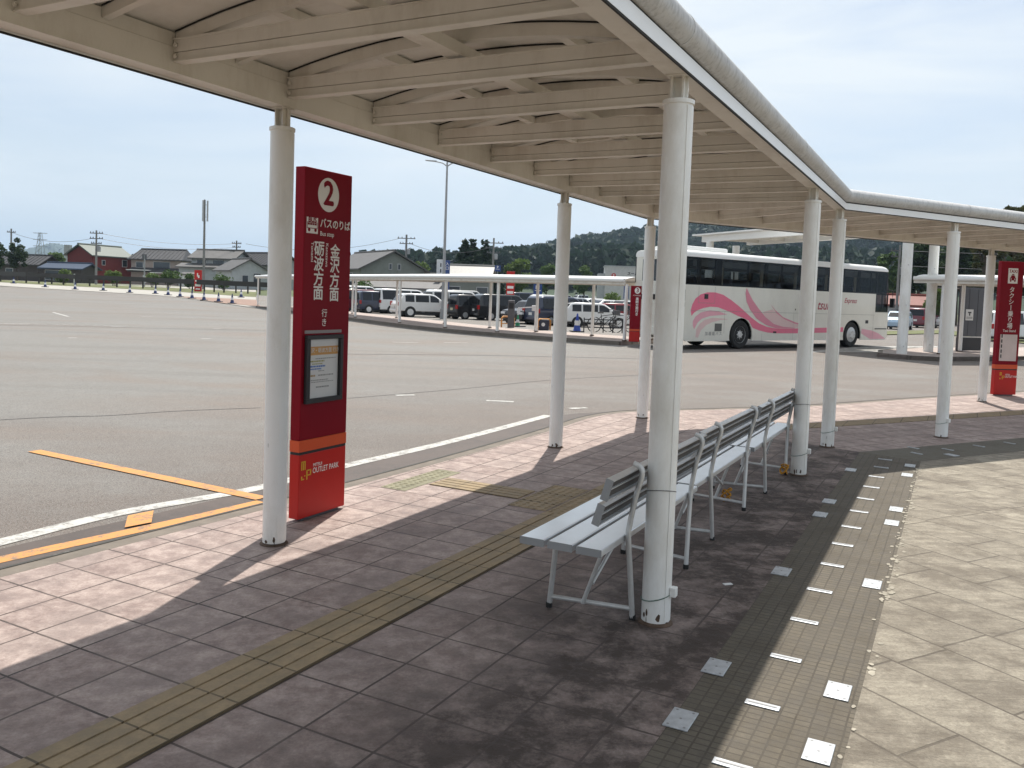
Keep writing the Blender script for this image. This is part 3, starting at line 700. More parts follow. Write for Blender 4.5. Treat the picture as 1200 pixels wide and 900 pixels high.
for colx, p, h, dr in ((colB, SN(3.823, -1.187), 0.16, N1), (colD, SN(7.85, -1.19), 0.22, N1), (colE, SN(9.607, -1.178), 0.20, N1), (colF, Vector((5.11, 10.02, 0)), 0.21, N2)):
    q = p + dr * 0.083 + Vector((0, 0, h)); mb = MB(); mb.cbox(q, 0.028, 0.04, 0.045, rz=yaw(dr)); mb.build('junction_box', WHITE, colx, world=True, bevel=0.004)
    mb = MB(); mb.tube([p + Vector((0.0705 * math.cos(a), 0.0705 * math.sin(a), h - 0.03 + 0.02 * math.cos(a))) for a in [2 * math.pi * k / 20 for k in range(21)]], 0.0022, 5)
    mb.build('wire_tie', mat('green_wire', (0.02, 0.10, 0.06), 0.5), colx, world=True)
for colx, p in ((colB, SN(3.823, -1.187)), (colD, SN(7.85, -1.19))):
    mb = MB(); mb.tube([p + Vector((0.0708 * math.cos(a), 0.0708 * math.sin(a), 0.62 - 0.02 * math.sin(a))) for a in [2 * math.pi * k / 20 for k in range(21)]], 0.0016, 5)
    mb.build('wire_tie', GAP, colx, world=True)

# ================================================================== LETTERING
def text_mesh(body, size=1.0, bold=0.0, shear=0.0, align='CENTER', space=1.0):
    c = bpy.data.curves.new('lettering_curve', 'FONT'); c.body = body; c.size = size; c.shear = shear; c.space_character = space
    c.align_x = align; c.align_y = 'CENTER'; c.resolution_u = 3
    o = bpy.data.objects.new('lettering_curve', c); COL.objects.link(o); bpy.context.view_layer.update()
    me = bpy.data.meshes.new_from_object(o.evaluated_get(bpy.context.evaluated_depsgraph_get()))
    V = [tuple(v.co) for v in me.vertices]; F = [tuple(p.vertices) for p in me.polygons]
    bpy.data.objects.remove(o); bpy.data.curves.remove(c); bpy.data.meshes.remove(me)
    if bold:                                           # heavier strokes: the same glyphs laid again a hair to each side
        n = len(V); V0, F0 = V, F; V, F = [], []
        for k, (dx, dy) in enumerate(((0, 0), (bold, 0), (-bold, 0), (0, bold), (0, -bold))):
            V += [(x + dx, y + dy, 0.00004 * k) for x, y, z in V0]; F += [tuple(i + k * n for i in f) for f in F0]
    return V, F
class Face:
    """a flat sign face: origin, right, up and outward normal"""
    def __init__(s, o, r, u=(0, 0, 1)): s.o = Vector(o); s.r = Vector(r).normalized(); s.u = Vector(u).normalized(); s.n = s.r.cross(s.u)
    def p(s, a, b_, h=0.0): return s.o + s.r * a + s.u * b_ + s.n * h
    def text(s, mb, body, a, b_, size, h=0.002, bold=0.0, m=0, shear=0, align='CENTER', rot=0, sx=1.0):
        V, F = text_mesh(body, size, bold, shear, align); ca, sa = math.cos(rot), math.sin(rot)
        mb.add([s.p(a + (x * ca * sx - y * sa), b_ + (x * sa * sx + y * ca), h + z) for x, y, z in V], F, m)
    def vtext(s, mb, body, a, top, size, pitch, h=0.002, bold=0.0, m=0):
        for k, ch in enumerate(body):
            V, F = text_mesh(ch, size, bold)
            cx = (min(v[0] for v in V) + max(v[0] for v in V)) / 2; cy = (min(v[1] for v in V) + max(v[1] for v in V)) / 2
            if ch == 'ー': V = [(-(y - cy) + cx, (x - cx) + cy, z) for x, y, z in V]
            mb.add([s.p(a + x - cx, top - (k + .5) * pitch + y - cy, h + z) for x, y, z in V], F, m)
    def rect(s, mb, a0, a1, b0, b1, h=0.001, m=0): mb.add([s.p(a0, b0, h), s.p(a1, b0, h), s.p(a1, b1, h), s.p(a0, b1, h)], [(0, 1, 2, 3)], m)
    def slab(s, mb, a0, a1, b0, b1, h0, h1, m=0):
        P = [s.p(a, b_, h) for h in (h0, h1) for a, b_ in ((a0, b0), (a1, b0), (a1, b1), (a0, b1))]
        mb.add(P, [(3, 2, 1, 0), (4, 5, 6, 7), (0, 1, 5, 4), (1, 2, 6, 5), (2, 3, 7, 6), (3, 0, 4, 7)], m)
    def ell(s, mb, a, b_, ra, rb, h=0.001, m=0, n=40): mb.add([s.p(a + ra * math.cos(2 * math.pi * k / n), b_ + rb * math.sin(2 * math.pi * k / n), h) for k in range(n)], [tuple(range(n))], m)

# ================================================================== SIGN PILLARS
def pillar(label, origin, rdir, Wd, H, th, z0=0.02, ground=0.0):
    root = thing('sign_pillar', label, 'sign', (origin[0], origin[1], ground), 0)
    fc = Face((origin[0], origin[1], ground), rdir); f = lambda a, b_, h=0: fc.p(a, b_, h)
    k = H / 2.27
    mb = MB(); fc.slab(mb, 0, Wd, 0.53 * k, H, -th, 0); mb.build('upper_panel', RED_U, root, world=True, bevel=0.004)
    mb = MB(); fc.slab(mb, -0.001, Wd + 0.001, 0.455 * k, 0.529 * k, -th - 0.001, 0.001); mb.build('stripe', ORANGE, root, world=True)
    mb = MB(); fc.slab(mb, 0.002, Wd - 0.002, 0.437 * k, 0.4545 * k, -th + 0.002, -0.002); mb.build('dark_groove', BLACK, root, world=True)  # recessed black band below the stripe
    mb = MB(); fc.slab(mb, 0, Wd, z0, 0.4365 * k, -th, 0); mb.build('lower_panel', RED_L, root, world=True, bevel=0.004)
    mb = MB(); fc.slab(mb, 0.05, Wd - 0.05, 0, z0, -th + 0.015, -0.015); mb.build('base_plate', DKSTEEL, root, world=True)
    return root, fc
def bus_icon(fc, mb, a, b_, w_, h_, word, m_in):
    fc.rect(mb, a, a + w_, b_, b_ + h_, 0.0012, 0)
    fc.text(mb, word, a + w_ / 2, b_ + h_ * 0.835, w_ * 0.42, 0.0022, w_ * 0.016, m_in)
    for x in (0.10, 0.30, 0.50, 0.70): fc.rect(mb, a + w_ * x, a + w_ * (x + 0.17), b_ + h_ * 0.52, b_ + h_ * 0.64, 0.0022, m_in)
    fc.rect(mb, a + w_ * 0.05, a + w_ * 0.95, b_ + h_ * 0.66, b_ + h_ * 0.70, 0.0022, m_in)
    fc.rect(mb, a + w_ * 0.05, a + w_ * 0.95, b_ + h_ * 0.30, b_ + h_ * 0.34, 0.0022, m_in)
    fc.rect(mb, a + w_ * 0.05, a + w_ * 0.09, b_ + h_ * 0.30, b_ + h_ * 0.68, 0.0022, m_in)
    fc.rect(mb, a + w_ * 0.91, a + w_ * 0.95, b_ + h_ * 0.30, b_ + h_ * 0.68, 0.0022, m_in)
    for x in (0.22, 0.78): fc.ell(mb, a + w_ * x, b_ + h_ * 0.22, w_ * 0.11, w_ * 0.11, 0.0022, m_in, 16)
def park_logo(fc, mb, root, a, b_, s):
    """small stepped yellow letters and two lines of white lettering"""
    y = MB()
    for x0, x1, z0, z1 in ((0, .10, 1.0, 1.9), (.16, .26, 1.0, 1.9), (.32, .42, 1.0, 1.9), (0, .42, 1.8, 1.95), (.5, .62, -.1, 0.95), (.5, .98, .82, .95), (.86, .98, .3, .95), (.5, .98, .3, .43), (0.0, .30, -.05, .08), (0, .12, -.05, .35), (.30, .42, .3, .42)):
        fc.rect(y, a + x0 * s, a + x1 * s, b_ + z0 * s * 0.62, b_ + z1 * s * 0.62, 0.0015)
    y.build('logo', YELLOW, root, world=True)
    mb2 = MB(); fc.text(mb2, 'MITSUI', a + s * 1.15, b_ + s * 0.80, s * 0.30, 0.0015, 0.0005, align='LEFT', sx=1.0)
    fc.text(mb2, 'OUTLET PARK', a + s * 1.12, b_ + s * 0.42, s * 0.52, 0.0015, s * 0.006, align='LEFT', sx=0.80)
    mb2.build('lettering', INK, root, world=True)

p0 = SN(4.163, -3.68)
sg2, fc = pillar('tall red bus stop sign, numbered 2 in a white circle, beside the left post', p0, D1, 0.468, 2.27, 0.078)
mb = MB(); fc.ell(mb, 0.228, 2.115, 0.104, 0.110, 0.0012); fc.text(mb, '2', 0.228, 2.117, 0.215, 0.0024, 0.006, 1); mb.build('number_disc', [INK, RED_U], sg2, world=True)
mb = MB(); bus_icon(fc, mb, 0.022, 1.855, 0.108, 0.102, 'BUS', 1); mb.build('pictogram', [INK, RED_U], sg2, world=True)
mb = MB()
fc.text(mb, 'バスのりば', 0.148, 1.925, 0.066, 0.002, 0.0013, align='LEFT', sx=0.93); fc.text(mb, 'Bus stop', 0.15, 1.86, 0.040, 0.002, 0.0005, align='LEFT')
fc.vtext(mb, '金沢方面', 0.305, 1.803, 0.100, 0.0955, 0.002, 0.0022); fc.vtext(mb, '砺波方面', 0.146, 1.810, 0.100, 0.0955, 0.002, 0.0022)
fc.text(mb, 'Kanazawa', 0.222, 1.725, 0.034, 0.002, 0.0004, rot=-math.pi / 2, sx=1.15); fc.text(mb, 'Tonami', 0.080, 1.738, 0.034, 0.002, 0.0004, rot=-math.pi / 2, sx=1.25)
fc.vtext(mb, '行き', 0.211, 1.378, 0.056, 0.061, 0.002, 0.0006)
mb.build('lettering', INK, sg2, world=True)
mb = MB(); fc.slab(mb, 0.027, 0.385, 1.216, 1.236, 0, 0.006); mb.build('header_bar', mat('grey_bar', (0.33, 0.29, 0.29), 0.5), sg2, world=True)
mb = MB()
for a0, a1, b0, b1 in ((0.028, 0.386, 1.178, 1.205), (0.028, 0.386, 0.765, 0.795), (0.028, 0.060, 0.795, 1.178), (0.356, 0.386, 0.795, 1.178)): fc.slab(mb, a0, a1, b0, b1, 0.0, 0.028)
ttf = mb.build('timetable_frame', BLACK, sg2, world=True, bevel=0.003)
TTC = [PAPER, mat('amber_band', (0.62, 0.33, 0.10), 0.5), mat('blue_print', (0.10, 0.22, 0.55), 0.5), mat('olive_print', (0.40, 0.38, 0.12), 0.5), mat('grey_print', (0.36, 0.36, 0.35), 0.5), mat('tan_print', (0.55, 0.38, 0.20), 0.5)]
mb = MB(); fc.rect(mb, 0.060, 0.356, 0.795, 1.178, 0.004)
fc.rect(mb, 0.064, 0.352, 1.075, 1.130, 0.006, 1)
fc.text(mb, '金沢・砺波方面 行き', 0.208, 1.103, 0.034, 0.007, 0.0003, 0)
rnd = random.Random(5)
def row(b_, x0, x1, h_, m_):
    x = x0
    while x < x1: q = rnd.uniform(0.006, 0.016); fc.rect(mb, x, min(x + q, x1), b_, b_ + h_, 0.0062, m_); x += q + 0.0035
for b_, x0, x1, h_, m_ in ((1.048, 0.13, 0.33, .006, 4), (1.030, 0.07, 0.22, .009, 3), (1.014, 0.10, 0.20, .006, 3), (0.996, 0.07, 0.23, .010, 2), (0.980, 0.08, 0.19, .008, 2), (0.967, 0.16, 0.22, .006, 4), (0.935, 0.08, 0.13, .012, 5), (0.937, 0.16, 0.31, .009, 4), (0.908, 0.07, 0.26, .006, 4), (0.896, 0.09, 0.31, .005, 4), (0.860, 0.14, 0.27, .010, 4)): row(b_, x0, x1, h_, m_)
mb.build('timetable_sheet', TTC, ttf, world=True)
park_logo(fc, mb, sg2, 0.022, 0.275, 0.098)

a3 = R(80); rd = Vector((math.sin(a3), math.cos(a3), 0))
po = Vector(at(1164, 463.5, 0))
sgt, fc = pillar('red taxi rank sign with a white taxi pictogram, right of the farthest post', po, rd, 0.45, 2.40, 0.085)
mb = MB(); fc.rect(mb, 0.14, 0.335, 2.01, 2.28, 0.0012); fc.text(mb, 'TAXI', 0.2375, 2.225, 0.078, 0.0024, 0.002, 1, sx=0.98)
fc.rect(mb, 0.175, 0.30, 2.065, 2.115, 0.0024, 1); mb.add([fc.p(0.19, 2.115, 0.0024), fc.p(0.285, 2.115, 0.0024), fc.p(0.27, 2.155, 0.0024), fc.p(0.205, 2.155, 0.0024)], [(0, 1, 2, 3)], 1)
fc.rect(mb, 0.215, 0.26, 2.16, 2.178, 0.0024, 1)
for x in (0.195, 0.28): fc.rect(mb, x - 0.012, x + 0.012, 2.04, 2.066, 0.0024, 1)
for x in (0.20, 0.275): fc.ell(mb, x, 2.09, 0.012, 0.010, 0.0034, 0, 12)
mb.build('pictogram', [INK, RED_U], sgt, world=True)
mb = MB(); fc.vtext(mb, 'タクシー乗り場', 0.235, 1.955, 0.112, 0.1075, 0.002, 0.0013); fc.text(mb, 'Taxi Stand', 0.235, 1.165, 0.062, 0.002, 0.0006); mb.build('lettering', INK, sgt, world=True)
mb = MB(); fc.slab(mb, 0.06, 0.40, 0.625, 1.10, 0, 0.012); nb = mb.build('notice_board', mat('pinkish_notice', (0.66, 0.58, 0.56), 0.5), sgt, world=True, bevel=0.003)
mb = MB()
for b_ in (1.06, 1.0, 0.94, 0.88, 0.82): row(b_, 0.09, 0.37, 0.012, 0)
for k in range(5): fc.rect(mb, 0.075, 0.10, 0.68 + 0.09 * k, 0.74 + 0.09 * k, 0.0135, 1)
mb.build('notice_print', [mat('rose_print', (0.5, 0.3, 0.3), 0.5), DARKINK], nb, world=True)
park_logo(fc, mb, sgt, 0.10, 0.30, 0.10)
po = Vector((4.01, 29.18, 0)); a3 = R(84); rd = Vector((math.sin(a3), math.cos(a3), 0))
sg3, fc = pillar('far red bus stop sign, numbered 3, beside the rear end of the coach', po, rd, 0.36, 1.93, 0.08)
mb = MB(); fc.ell(mb, 0.22, 1.77, 0.10, 0.11, 0.002); fc.text(mb, '3', 0.22, 1.772, 0.20, 0.005, 0.004, 1); mb.build('number_disc', [INK, RED_U], sg3, world=True)
mb = MB(); fc.text(mb, 'バスのりば', 0.20, 1.60, 0.055, 0.003, 0.001); fc.vtext(mb, '高岡方面行き', 0.22, 1.54, 0.105, 0.105, 0.003, 0.003); mb.build('lettering', INK, sg3, world=True)

# ================================================================== BENCHES
def bench(label, s0, dn, first):
    root = thing('bench', label, 'bench', tuple(SN(s0, -1.5 + dn)), yaw(D1), 'aluminium benches in a row between the posts')
    L = 1.53; y0 = 0.21                                # local x along the row, y towards the road
    for k in range(3):
        ya = y0 - 0.118 - 0.1385 * k; mb = MB(); mb.box(0, L, ya, ya + 0.118, 0.388, 0.420, 0); sl_ = mb.build('seat_slat', ALUM_W, root, bevel=0.004)
        for xe in (-0.003, L - 0.001): MB().box(xe, xe + 0.004, ya - 0.001, ya + 0.119, 0.387, 0.421).build('end_cap', mat('grey_end_cap', (0.32, 0.33, 0.34), 0.6), sl_, bevel=0.001)
    # back slats: shallow channels open to the rear, leaning back
    for zc_, yb in ((0.578, -0.148), (0.692, -0.183)):
        tl = 0.28; mb = MB(); h_ = 0.048
        def pt(x, v, d_): return (x, yb - v * math.sin(tl) - d_ * math.cos(tl) * 1.0, zc_ + v * math.cos(tl) - d_ * math.sin(tl))
        for v0, v1, d0, d1 in ((-h_, h_, 0, 0.004), (h_ - 0.006, h_, 0.004, 0.032), (-h_, -h_ + 0.006, 0.004, 0.032), (-0.004, 0.004, 0.004, 0.024)):
            P = [pt(x, v, d_) for x in (0.0, L) for v, d_ in ((v0, d0), (v1, d0), (v1, d1), (v0, d1))]
            mb.add(P, [(0, 1, 2, 3), (7, 6, 5, 4), (0, 4, 5, 1), (1, 5, 6, 2), (2, 6, 7, 3), (3, 7, 4, 0)])
        for v0, v1 in ((0.004, h_ - .006), (-h_ + .006, -0.004)):      # added dark fill that makes the hollow back look dark inside
            P = [pt(x, v, d_) for x in (0.001, L - .001) for v, d_ in ((v0, 0.0042), (v1, 0.0042), (v1, 0.018), (v0, 0.018))]
            mb.add(P, [(0, 1, 2, 3), (7, 6, 5, 4), (0, 4, 5, 1), (1, 5, 6, 2), (2, 6, 7, 3), (3, 7, 4, 0)], 1)
        sl_ = mb.build('back_slat', [ALUM_W, mat('slat_dark_fill', (0.055, 0.050, 0.046), 0.6)], root)
        for xe in (-0.004, L):
            P = [pt(x, v, d_) for x in (xe, xe + 0.004) for v, d_ in ((-h_ - .001, -.001), (h_ + .001, -.001), (h_ + .001, 0.034), (h_ - 0.014, 0.034), (-h_ + 0.014, 0.034), (-h_ - .001, 0.034))]
            MB().add(P, [(0, 1, 2, 3, 4, 5), (11, 10, 9, 8, 7, 6)] + [(i, (i + 1) % 6, 6 + (i + 1) % 6, 6 + i) for i in range(6)]).build('end_cap', MC['grey_end_cap'], sl_)
    for xl in (0.30, 1.33):
        mb = MB(); r_ = 0.0135
        sp = 0.07 if xl < 0.7 else -0.07
        mb.tube(curve([(xl + sp, -0.212, 0.0), (xl + sp * .5, -0.205, 0.22), (xl, -0.200, 0.41), (xl, -0.204, 0.47), (xl, -0.226, 0.60), (xl, -0.252, 0.70), (xl, -0.246, 0.742), (xl, -0.212, 0.757)], 4), r_, 10)
        mb.tube(curve([(xl, 0.19, 0.0), (xl, 0.175, 0.18), (xl, 0.16, 0.36), (xl, 0.14, 0.378), (xl, 0.0, 0.378), (xl, -0.13, 0.375)], 4), r_, 10)
        mb.tube([(xl, 0.185, 0.055), (xl + sp * .87, -0.209, 0.055)], 0.0115, 8)
        mb.tube([(xl, 0.015, 0.055), (xl, -0.095, 0.376)], 0.0105, 8)
        fr_ = mb.build('side_frame', STEEL, root, smooth=50)
        for xx, yy in ((xl + sp, -0.212), (xl, 0.19)): MB().lathe([(0.0155, 0.001), (0.016, 0.022), (0.0138, 0.026)], 10, (xx, yy, 0)).build('foot_cap', RUBBER, fr_)
        mb = MB()
        for z, yy in ((0.56, -0.219), (0.60, -0.226), (0.68, -0.247), (0.47, -0.204)): mb.cbox((xl + 0.016, yy, z), 0.008, 0.014, 0.014)
        mb.build('bolt', DKSTEEL, fr_)
    mb = MB()
    mb.tube([(0.30, -0.03, 0.16), (0.80, -0.03, 0.376)], 0.0095, 8); mb.tube([(1.33, -0.03, 0.16), (0.83, -0.03, 0.376)], 0.0095, 8); mb.tube([(0.30, 0.02, 0.372), (1.33, 0.02, 0.372)], 0.009, 8)
    mb.build('brace_rod', STEEL, root, smooth=50)
    return root
bench('nearest of the three aluminium benches, its front end just left of the large post', 3.42, 0.0, True)
bench('middle one of the three aluminium benches in the shade of the canopy', 4.975, -0.022, False)
bench('farthest of the three aluminium benches, ending at the post behind', 6.53, 0.0, False)
def rope(label, p, seed):
    rnd = random.Random(seed); pts = []
    for k in range(22): a = k * 0.9; pts.append(Vector(p) + Vector((0.035 * math.cos(a) * rnd.uniform(.5, 1.2), 0.035 * math.sin(a) * rnd.uniform(.5, 1.2), 0.012 + 0.10 * abs(math.sin(k * 0.35)) * rnd.uniform(.6, 1))))
    mb = MB(); mb.tube(curve(pts, 3), 0.006, 6); tag(mb.build('tie_rope', ROPE, smooth=60), label, 'rope', 'yellow ropes at the bench feet')
rope('yellow tie rope at the foot between the nearest and middle benches', SN(5.0, -1.50), 1); rope('yellow tie rope at the foot between the middle and farthest benches', SN(6.42, -1.48), 2)
rope('yellow tie rope lying against the base of the post behind the benches', SN(7.75, -1.29), 3)

# ================================================================== METAL PLATES IN THE BLOCK PAVING
def ordinal(k): return ['first', 'second', 'third', 'fourth', 'fifth', 'sixth', 'seventh', 'eighth', 'ninth', 'tenth', 'eleventh', 'twelfth', 'thirteenth', 'fourteenth', 'fifteenth', 'sixteenth', 'seventeenth', 'eighteenth', 'nineteenth', 'twentieth'][k]
PLATE = mat('scuffed_plate', (0.50, 0.52, 0.54), 0.45, 0.5, var=0.2, vs_=25)
def plate(name, p, ang, a, b_, label, group, holes):
    root = thing(name, label, 'metal plate', (p[0], p[1], 0.0), ang, group)
    mb = MB(); mb.box(-a / 2, a / 2, -b_ / 2, b_ / 2, 0.0005, 0.006); mb.build('plate', PLATE, root, bevel=0.002)
    mb = MB()
    for x, y in holes: mb.disc((x, y, 0.0055), (0, 0, 1), 0.0052, 0.0012, 8)
    if a > 0.11: mb.box(-a / 2 + 0.014, a / 2 - 0.014, -0.004, 0.004, 0.0058, 0.0075)
    mb.build('stud', mat('plate_stud', (0.30, 0.30, 0.30), 0.5, 0.7), root)
hs = [(-0.03, -0.06), (0.03, 0.06), (0, 0), (0.03, -0.06), (-0.03, 0.06)]
for k, s in enumerate((2.97, 3.48, 4.94, 6.45, 6.93, 8.39)):
    plate('square_plate', SN(s, -0.81), yaw(N1), 0.092, 0.152, 'square metal plate on the shaded side of the block paving, %s from the front' % ordinal(k), 'square plates along the shaded side', hs)
for k, s in enumerate((3.0, 3.52, 5.0, 6.51, 6.97, 8.47, 8.99)):
    plate('square_plate', SN(s, -0.34), yaw(N1), 0.092, 0.152, 'square metal plate on the sunny side of the block paving, %s from the front' % ordinal(k), 'square plates along the sunny side', hs)
for k, s in enumerate((2.76, 3.24, 3.73, 4.22, 4.72, 5.23, 5.72, 6.21, 6.72, 7.2, 7.7, 8.2, 8.71, 9.19)):
    plate('narrow_plate', SN(s, -0.575), yaw(N1), 0.128, 0.04, 'narrow metal strip along the middle of the block paving, %s from the front' % ordinal(k), 'narrow strips down the middle', [(-0.05, 0), (0.05, 0)])
for k, (px, py) in enumerate(((1074, 531.5), (1070, 525), (1110.5, 527), (1147, 523), (1183, 519.5), (1115, 533.5))):
    p = at(px, py, 0); plate('narrow_plate', p, yaw(N2), 0.128, 0.04 if k != 5 else 0.09, 'metal strip in the block paving beyond the bend, %s from the left' % ordinal((1, 0, 2, 4, 5, 3)[k]), 'strips beyond the bend', [(-0.05, 0), (0.05, 0)])
# litter and small drain lid
mb = MB(); p = SN(4.55, -1.02); mb.cbox((p.x, p.y, 0.002), 0.05, 0.025, 0.003, rz=0.3); tag(mb.build('paper_scrap', PAPER), 'small white paper scrap on the dark tiles right of the benches', 'litter')
# ================================================================== THE COACH
BH = Vector((0.8047, 0.5936, 0)); bo = Vector((7.909, 29.657, ROADZ))
bus = thing('coach', 'white highway coach with pink ribbon stripes parked beyond the posts', 'bus', tuple(bo), yaw(BH))
BODY = mat('coach_ivory_paint', (0.74, 0.72, 0.64), 0.3, var=0.03, coat=0.3, dirt=((0.5, 0.47, 0.40), 1.0, 0.3))
BTOP = mat('coach_white_roof', (0.82, 0.82, 0.80), 0.35, var=0.03)
PK = [mat('pink_ribbon', (0.78, 0.17, 0.27), 0.35, var=0.03), mat('pale_pink_ribbon', (0.76, 0.38, 0.44), 0.35, var=0.03), mat('dusky_pink_ribbon', (0.70, 0.25, 0.33), 0.35, var=0.03), mat('faint_pink_ribbon', (0.73, 0.52, 0.50), 0.35, var=0.03)]
BGLASS = glass_mat('tinted_coach_glass', (0.42, 0.45, 0.46))
BW, XR, XF, ZS, ZB, ZT, ZR = 2.22, -2.98, 9.36, 0.28, 2.15, 3.07, 3.31
WX = (0.06, 6.86)
def side_poly(y):
    P = [(XR, 0.40), (XR + 0.25, ZS)]
    for wx in WX:
        P += [(wx - 0.62 * math.cos(a), 0.46 + 0.62 * math.sin(a)) for a in [R(-16 + 212 * k / 14) for k in range(15)]]
    P += [(XF - 0.12, ZS), (XF, 0.40), (XF, 1.42), (8.42, 1.42), (8.42, ZB), (XR, ZB)]
    return [(x, y, z) for x, z in P]
mb = MB(); mb.prism(side_poly(0), (0, 0.04, 0)); mb.build('side_panel', BODY, bus)
P = [(XR, 0.40), (XR + 0.25, ZS)]
mb = MB(); mb.prism(side_poly(BW), (0, -0.04, 0)); mb.build('side_panel', BODY, bus)
# roof with rounded shoulders
sec = [(0, ZT), (0, ZT + 0.05)] + [(0.16 - 0.16 * math.cos(a), ZT + 0.07 + 0.15 * math.sin(a)) for a in [R(15 * k) for k in range(7)]]
sec += [(BW / 2, ZR)] + [(BW - y, z) for y, z in reversed(sec)]
mb = MB(); stn = [(XR, 0.93), (XR + 0.06, 1.0), (8.6, 1.0), (8.95, 0.97), (9.16, 0.85), (9.24, 0.6)]
P = []; n = len(sec)
for x, k in stn: P += [(x, y, ZT + (z - ZT) * k) for y, z in sec]
F = [(i * n + j, i * n + (j + 1) % n, (i + 1) * n + (j + 1) % n, (i + 1) * n + j) for i in range(len(stn) - 1) for j in range(n)] + [tuple(range(n)), tuple(range(len(stn) * n - 1, (len(stn) - 1) * n - 1, -1))]
mb.add(P, F); mb.build('roof', BTOP, bus, smooth=35)
mb = MB(); mb.box(-2.5, -0.4, 0.35, BW - 0.35, ZR - 0.01, ZR + 0.14); mb.build('roof_unit', BTOP, bus, bevel=0.05)
# black window band: frames, pillars and tinted panes
for y, iy in ((0.0, 1), (BW, -1)):
    mb = MB(); y0, y1 = sorted((y + iy * 0.004, y + iy * 0.035))
    mb.box(XR + 0.08, 9.2, y0, y1, ZB, ZB + 0.045); mb.box(XR + 0.08, 9.2, y0, y1, ZT - 0.06, ZT)
    for x, w_ in ((-2.98, .16), (-2.30, .17), (-1.42, .34), (0.30, .06), (1.24, .16), (2.2, .05), (3.22, .16), (4.2, .05), (5.16, .16), (6.1, .05), (7.10, .16), (8.0, .06), (8.42, .12), (9.16, .1)): mb.box(x, x + w_, y0, y1, ZB + 0.045, ZT - 0.06)
    mb.build('window_frame', BLACK, bus)
    mb = MB(); mb.add([(XR + 0.1, y + iy * 0.002, ZB + .01), (9.2, y + iy * 0.002, ZB + .01), (9.2, y + iy * 0.002, ZT - .01), (XR + 0.1, y + iy * 0.002, ZT - .01)], [(0, 1, 2, 3)]); mb.build('side_window', BGLASS, bus)
    mb = MB(); y0, y1 = sorted((y + iy * 0.004, y + iy * 0.03))
    mb.box(8.44, XF - 0.02, y0, y1, 1.42, 1.47); mb.box(8.44, 8.5, y0, y1, 1.47, ZB); mb.box(8.88, 8.93, y0, y1, 1.47, ZB); mb.box(9.28, XF - 0.02, y0, y1, 1.47, ZB); mb.box(8.44, XF - .02, y0, y1, ZB - 0.03, ZB)
    cw_ = mb.build('cab_window', BLACK, bus)
    mb = MB(); mb.add([(8.45, y + iy * 0.002, 1.43), (XF - 0.02, y + iy * 0.002, 1.43), (XF - 0.02, y + iy * 0.002, ZB), (8.45, y + iy * 0.002, ZB)], [(0, 1, 2, 3)]); mb.build('pane', BGLASS, cw_)
mb = MB(); mb.box(XR, XR + 0.04, 0.04, BW - 0.04, 0.40, 2.25); mb.box(XR, XR + 0.04, 0.04, 0.34, 2.25, ZT); mb.box(XR, XR + 0.04, BW - 0.34, BW - 0.04, 2.25, ZT); mb.box(XR, XR + .04, 0.34, BW - .34, 2.98, ZT)
mb.build('rear_panel', BODY, bus, bevel=0.01)
mb = MB(); mb.box(XR + 0.006, XR + 0.03, 0.34, BW - 0.34, 2.25, 2.98); mb.build('rear_window', mat('dark_window', (0.012, 0.014, 0.016), 0.08, spec=0.8), bus)
mb = MB(); mb.box(XR - 0.02, XR, 0.25, BW - 0.25, 1.62, 1.80); mb.build('rear_grille', BLACK, bus)
for y in (0.12, BW - 0.12):
    mb = MB(); mb.box(XR - 0.025, XR, y - 0.08, y + 0.08, 0.85, 1.12); mb.box(XR - 0.025, XR, y - 0.08, y + 0.08, 1.14, 1.28, 1); mb.build('tail_light', [mat('tail_red', (0.35, 0.01, 0.01), 0.2), mat('indicator_amber', (0.6, 0.2, 0.02), 0.2)], bus)
mb = MB(); mb.box(XR - 0.02, XR, 1.45, 1.90, 0.86, 1.10); pl = mb.build('number_plate', PAPER, bus)
mb = MB(); mb.box(XR - 0.022, XR - 0.020, 1.55, 1.80, 0.90, 1.04); mb.build('plate_mark', mat('plate_green', (0.02, 0.10, 0.05), 0.5), pl)
mb = MB(); mb.box(XR - 0.06, XR + 0.02, 0.05, BW - 0.05, 0.42, 0.72); mb.build('rear_bumper', BODY, bus, bevel=0.03)
P = [(XF, 0.06, 1.40), (XF, BW - 0.06, 1.40), (9.20, BW - 0.08, ZT + 0.02), (9.20, 0.08, ZT + 0.02)]
mb = MB(); mb.prism(P, (-0.03, 0, 0)); mb.build('windscreen', BGLASS, bus)
mb = MB(); mb.prism([(XF, 0.0, 0.40), (XF, BW, 0.40), (XF, BW, 1.40), (XF, 0, 1.40)], (0.05, 0, 0)); mb.build('front_panel', BODY, bus, bevel=0.03)
for y in (0.004, BW - 0.024):
    mb = MB(); mb.prism([(XF - 0.02, y, 2.15), (XF + 0.005, y, 2.15), (9.20, y, ZT), (9.13, y, ZT)], (0, 0.02, 0)); mb.build('front_pillar', BLACK, bus)
for y, k in ((-0.12, -1), (BW + 0.12, 1)):
    mb = MB(); mb.tube([(9.30, y - k * 0.16, 2.35), (9.45, y, 2.30), (9.45, y, 1.95)], 0.02, 8); mb.box(9.40, 9.50, y - 0.09, y + 0.09, 1.62, 2.0); mb.build('wing_mirror', BLACK, bus, bevel=0.015)
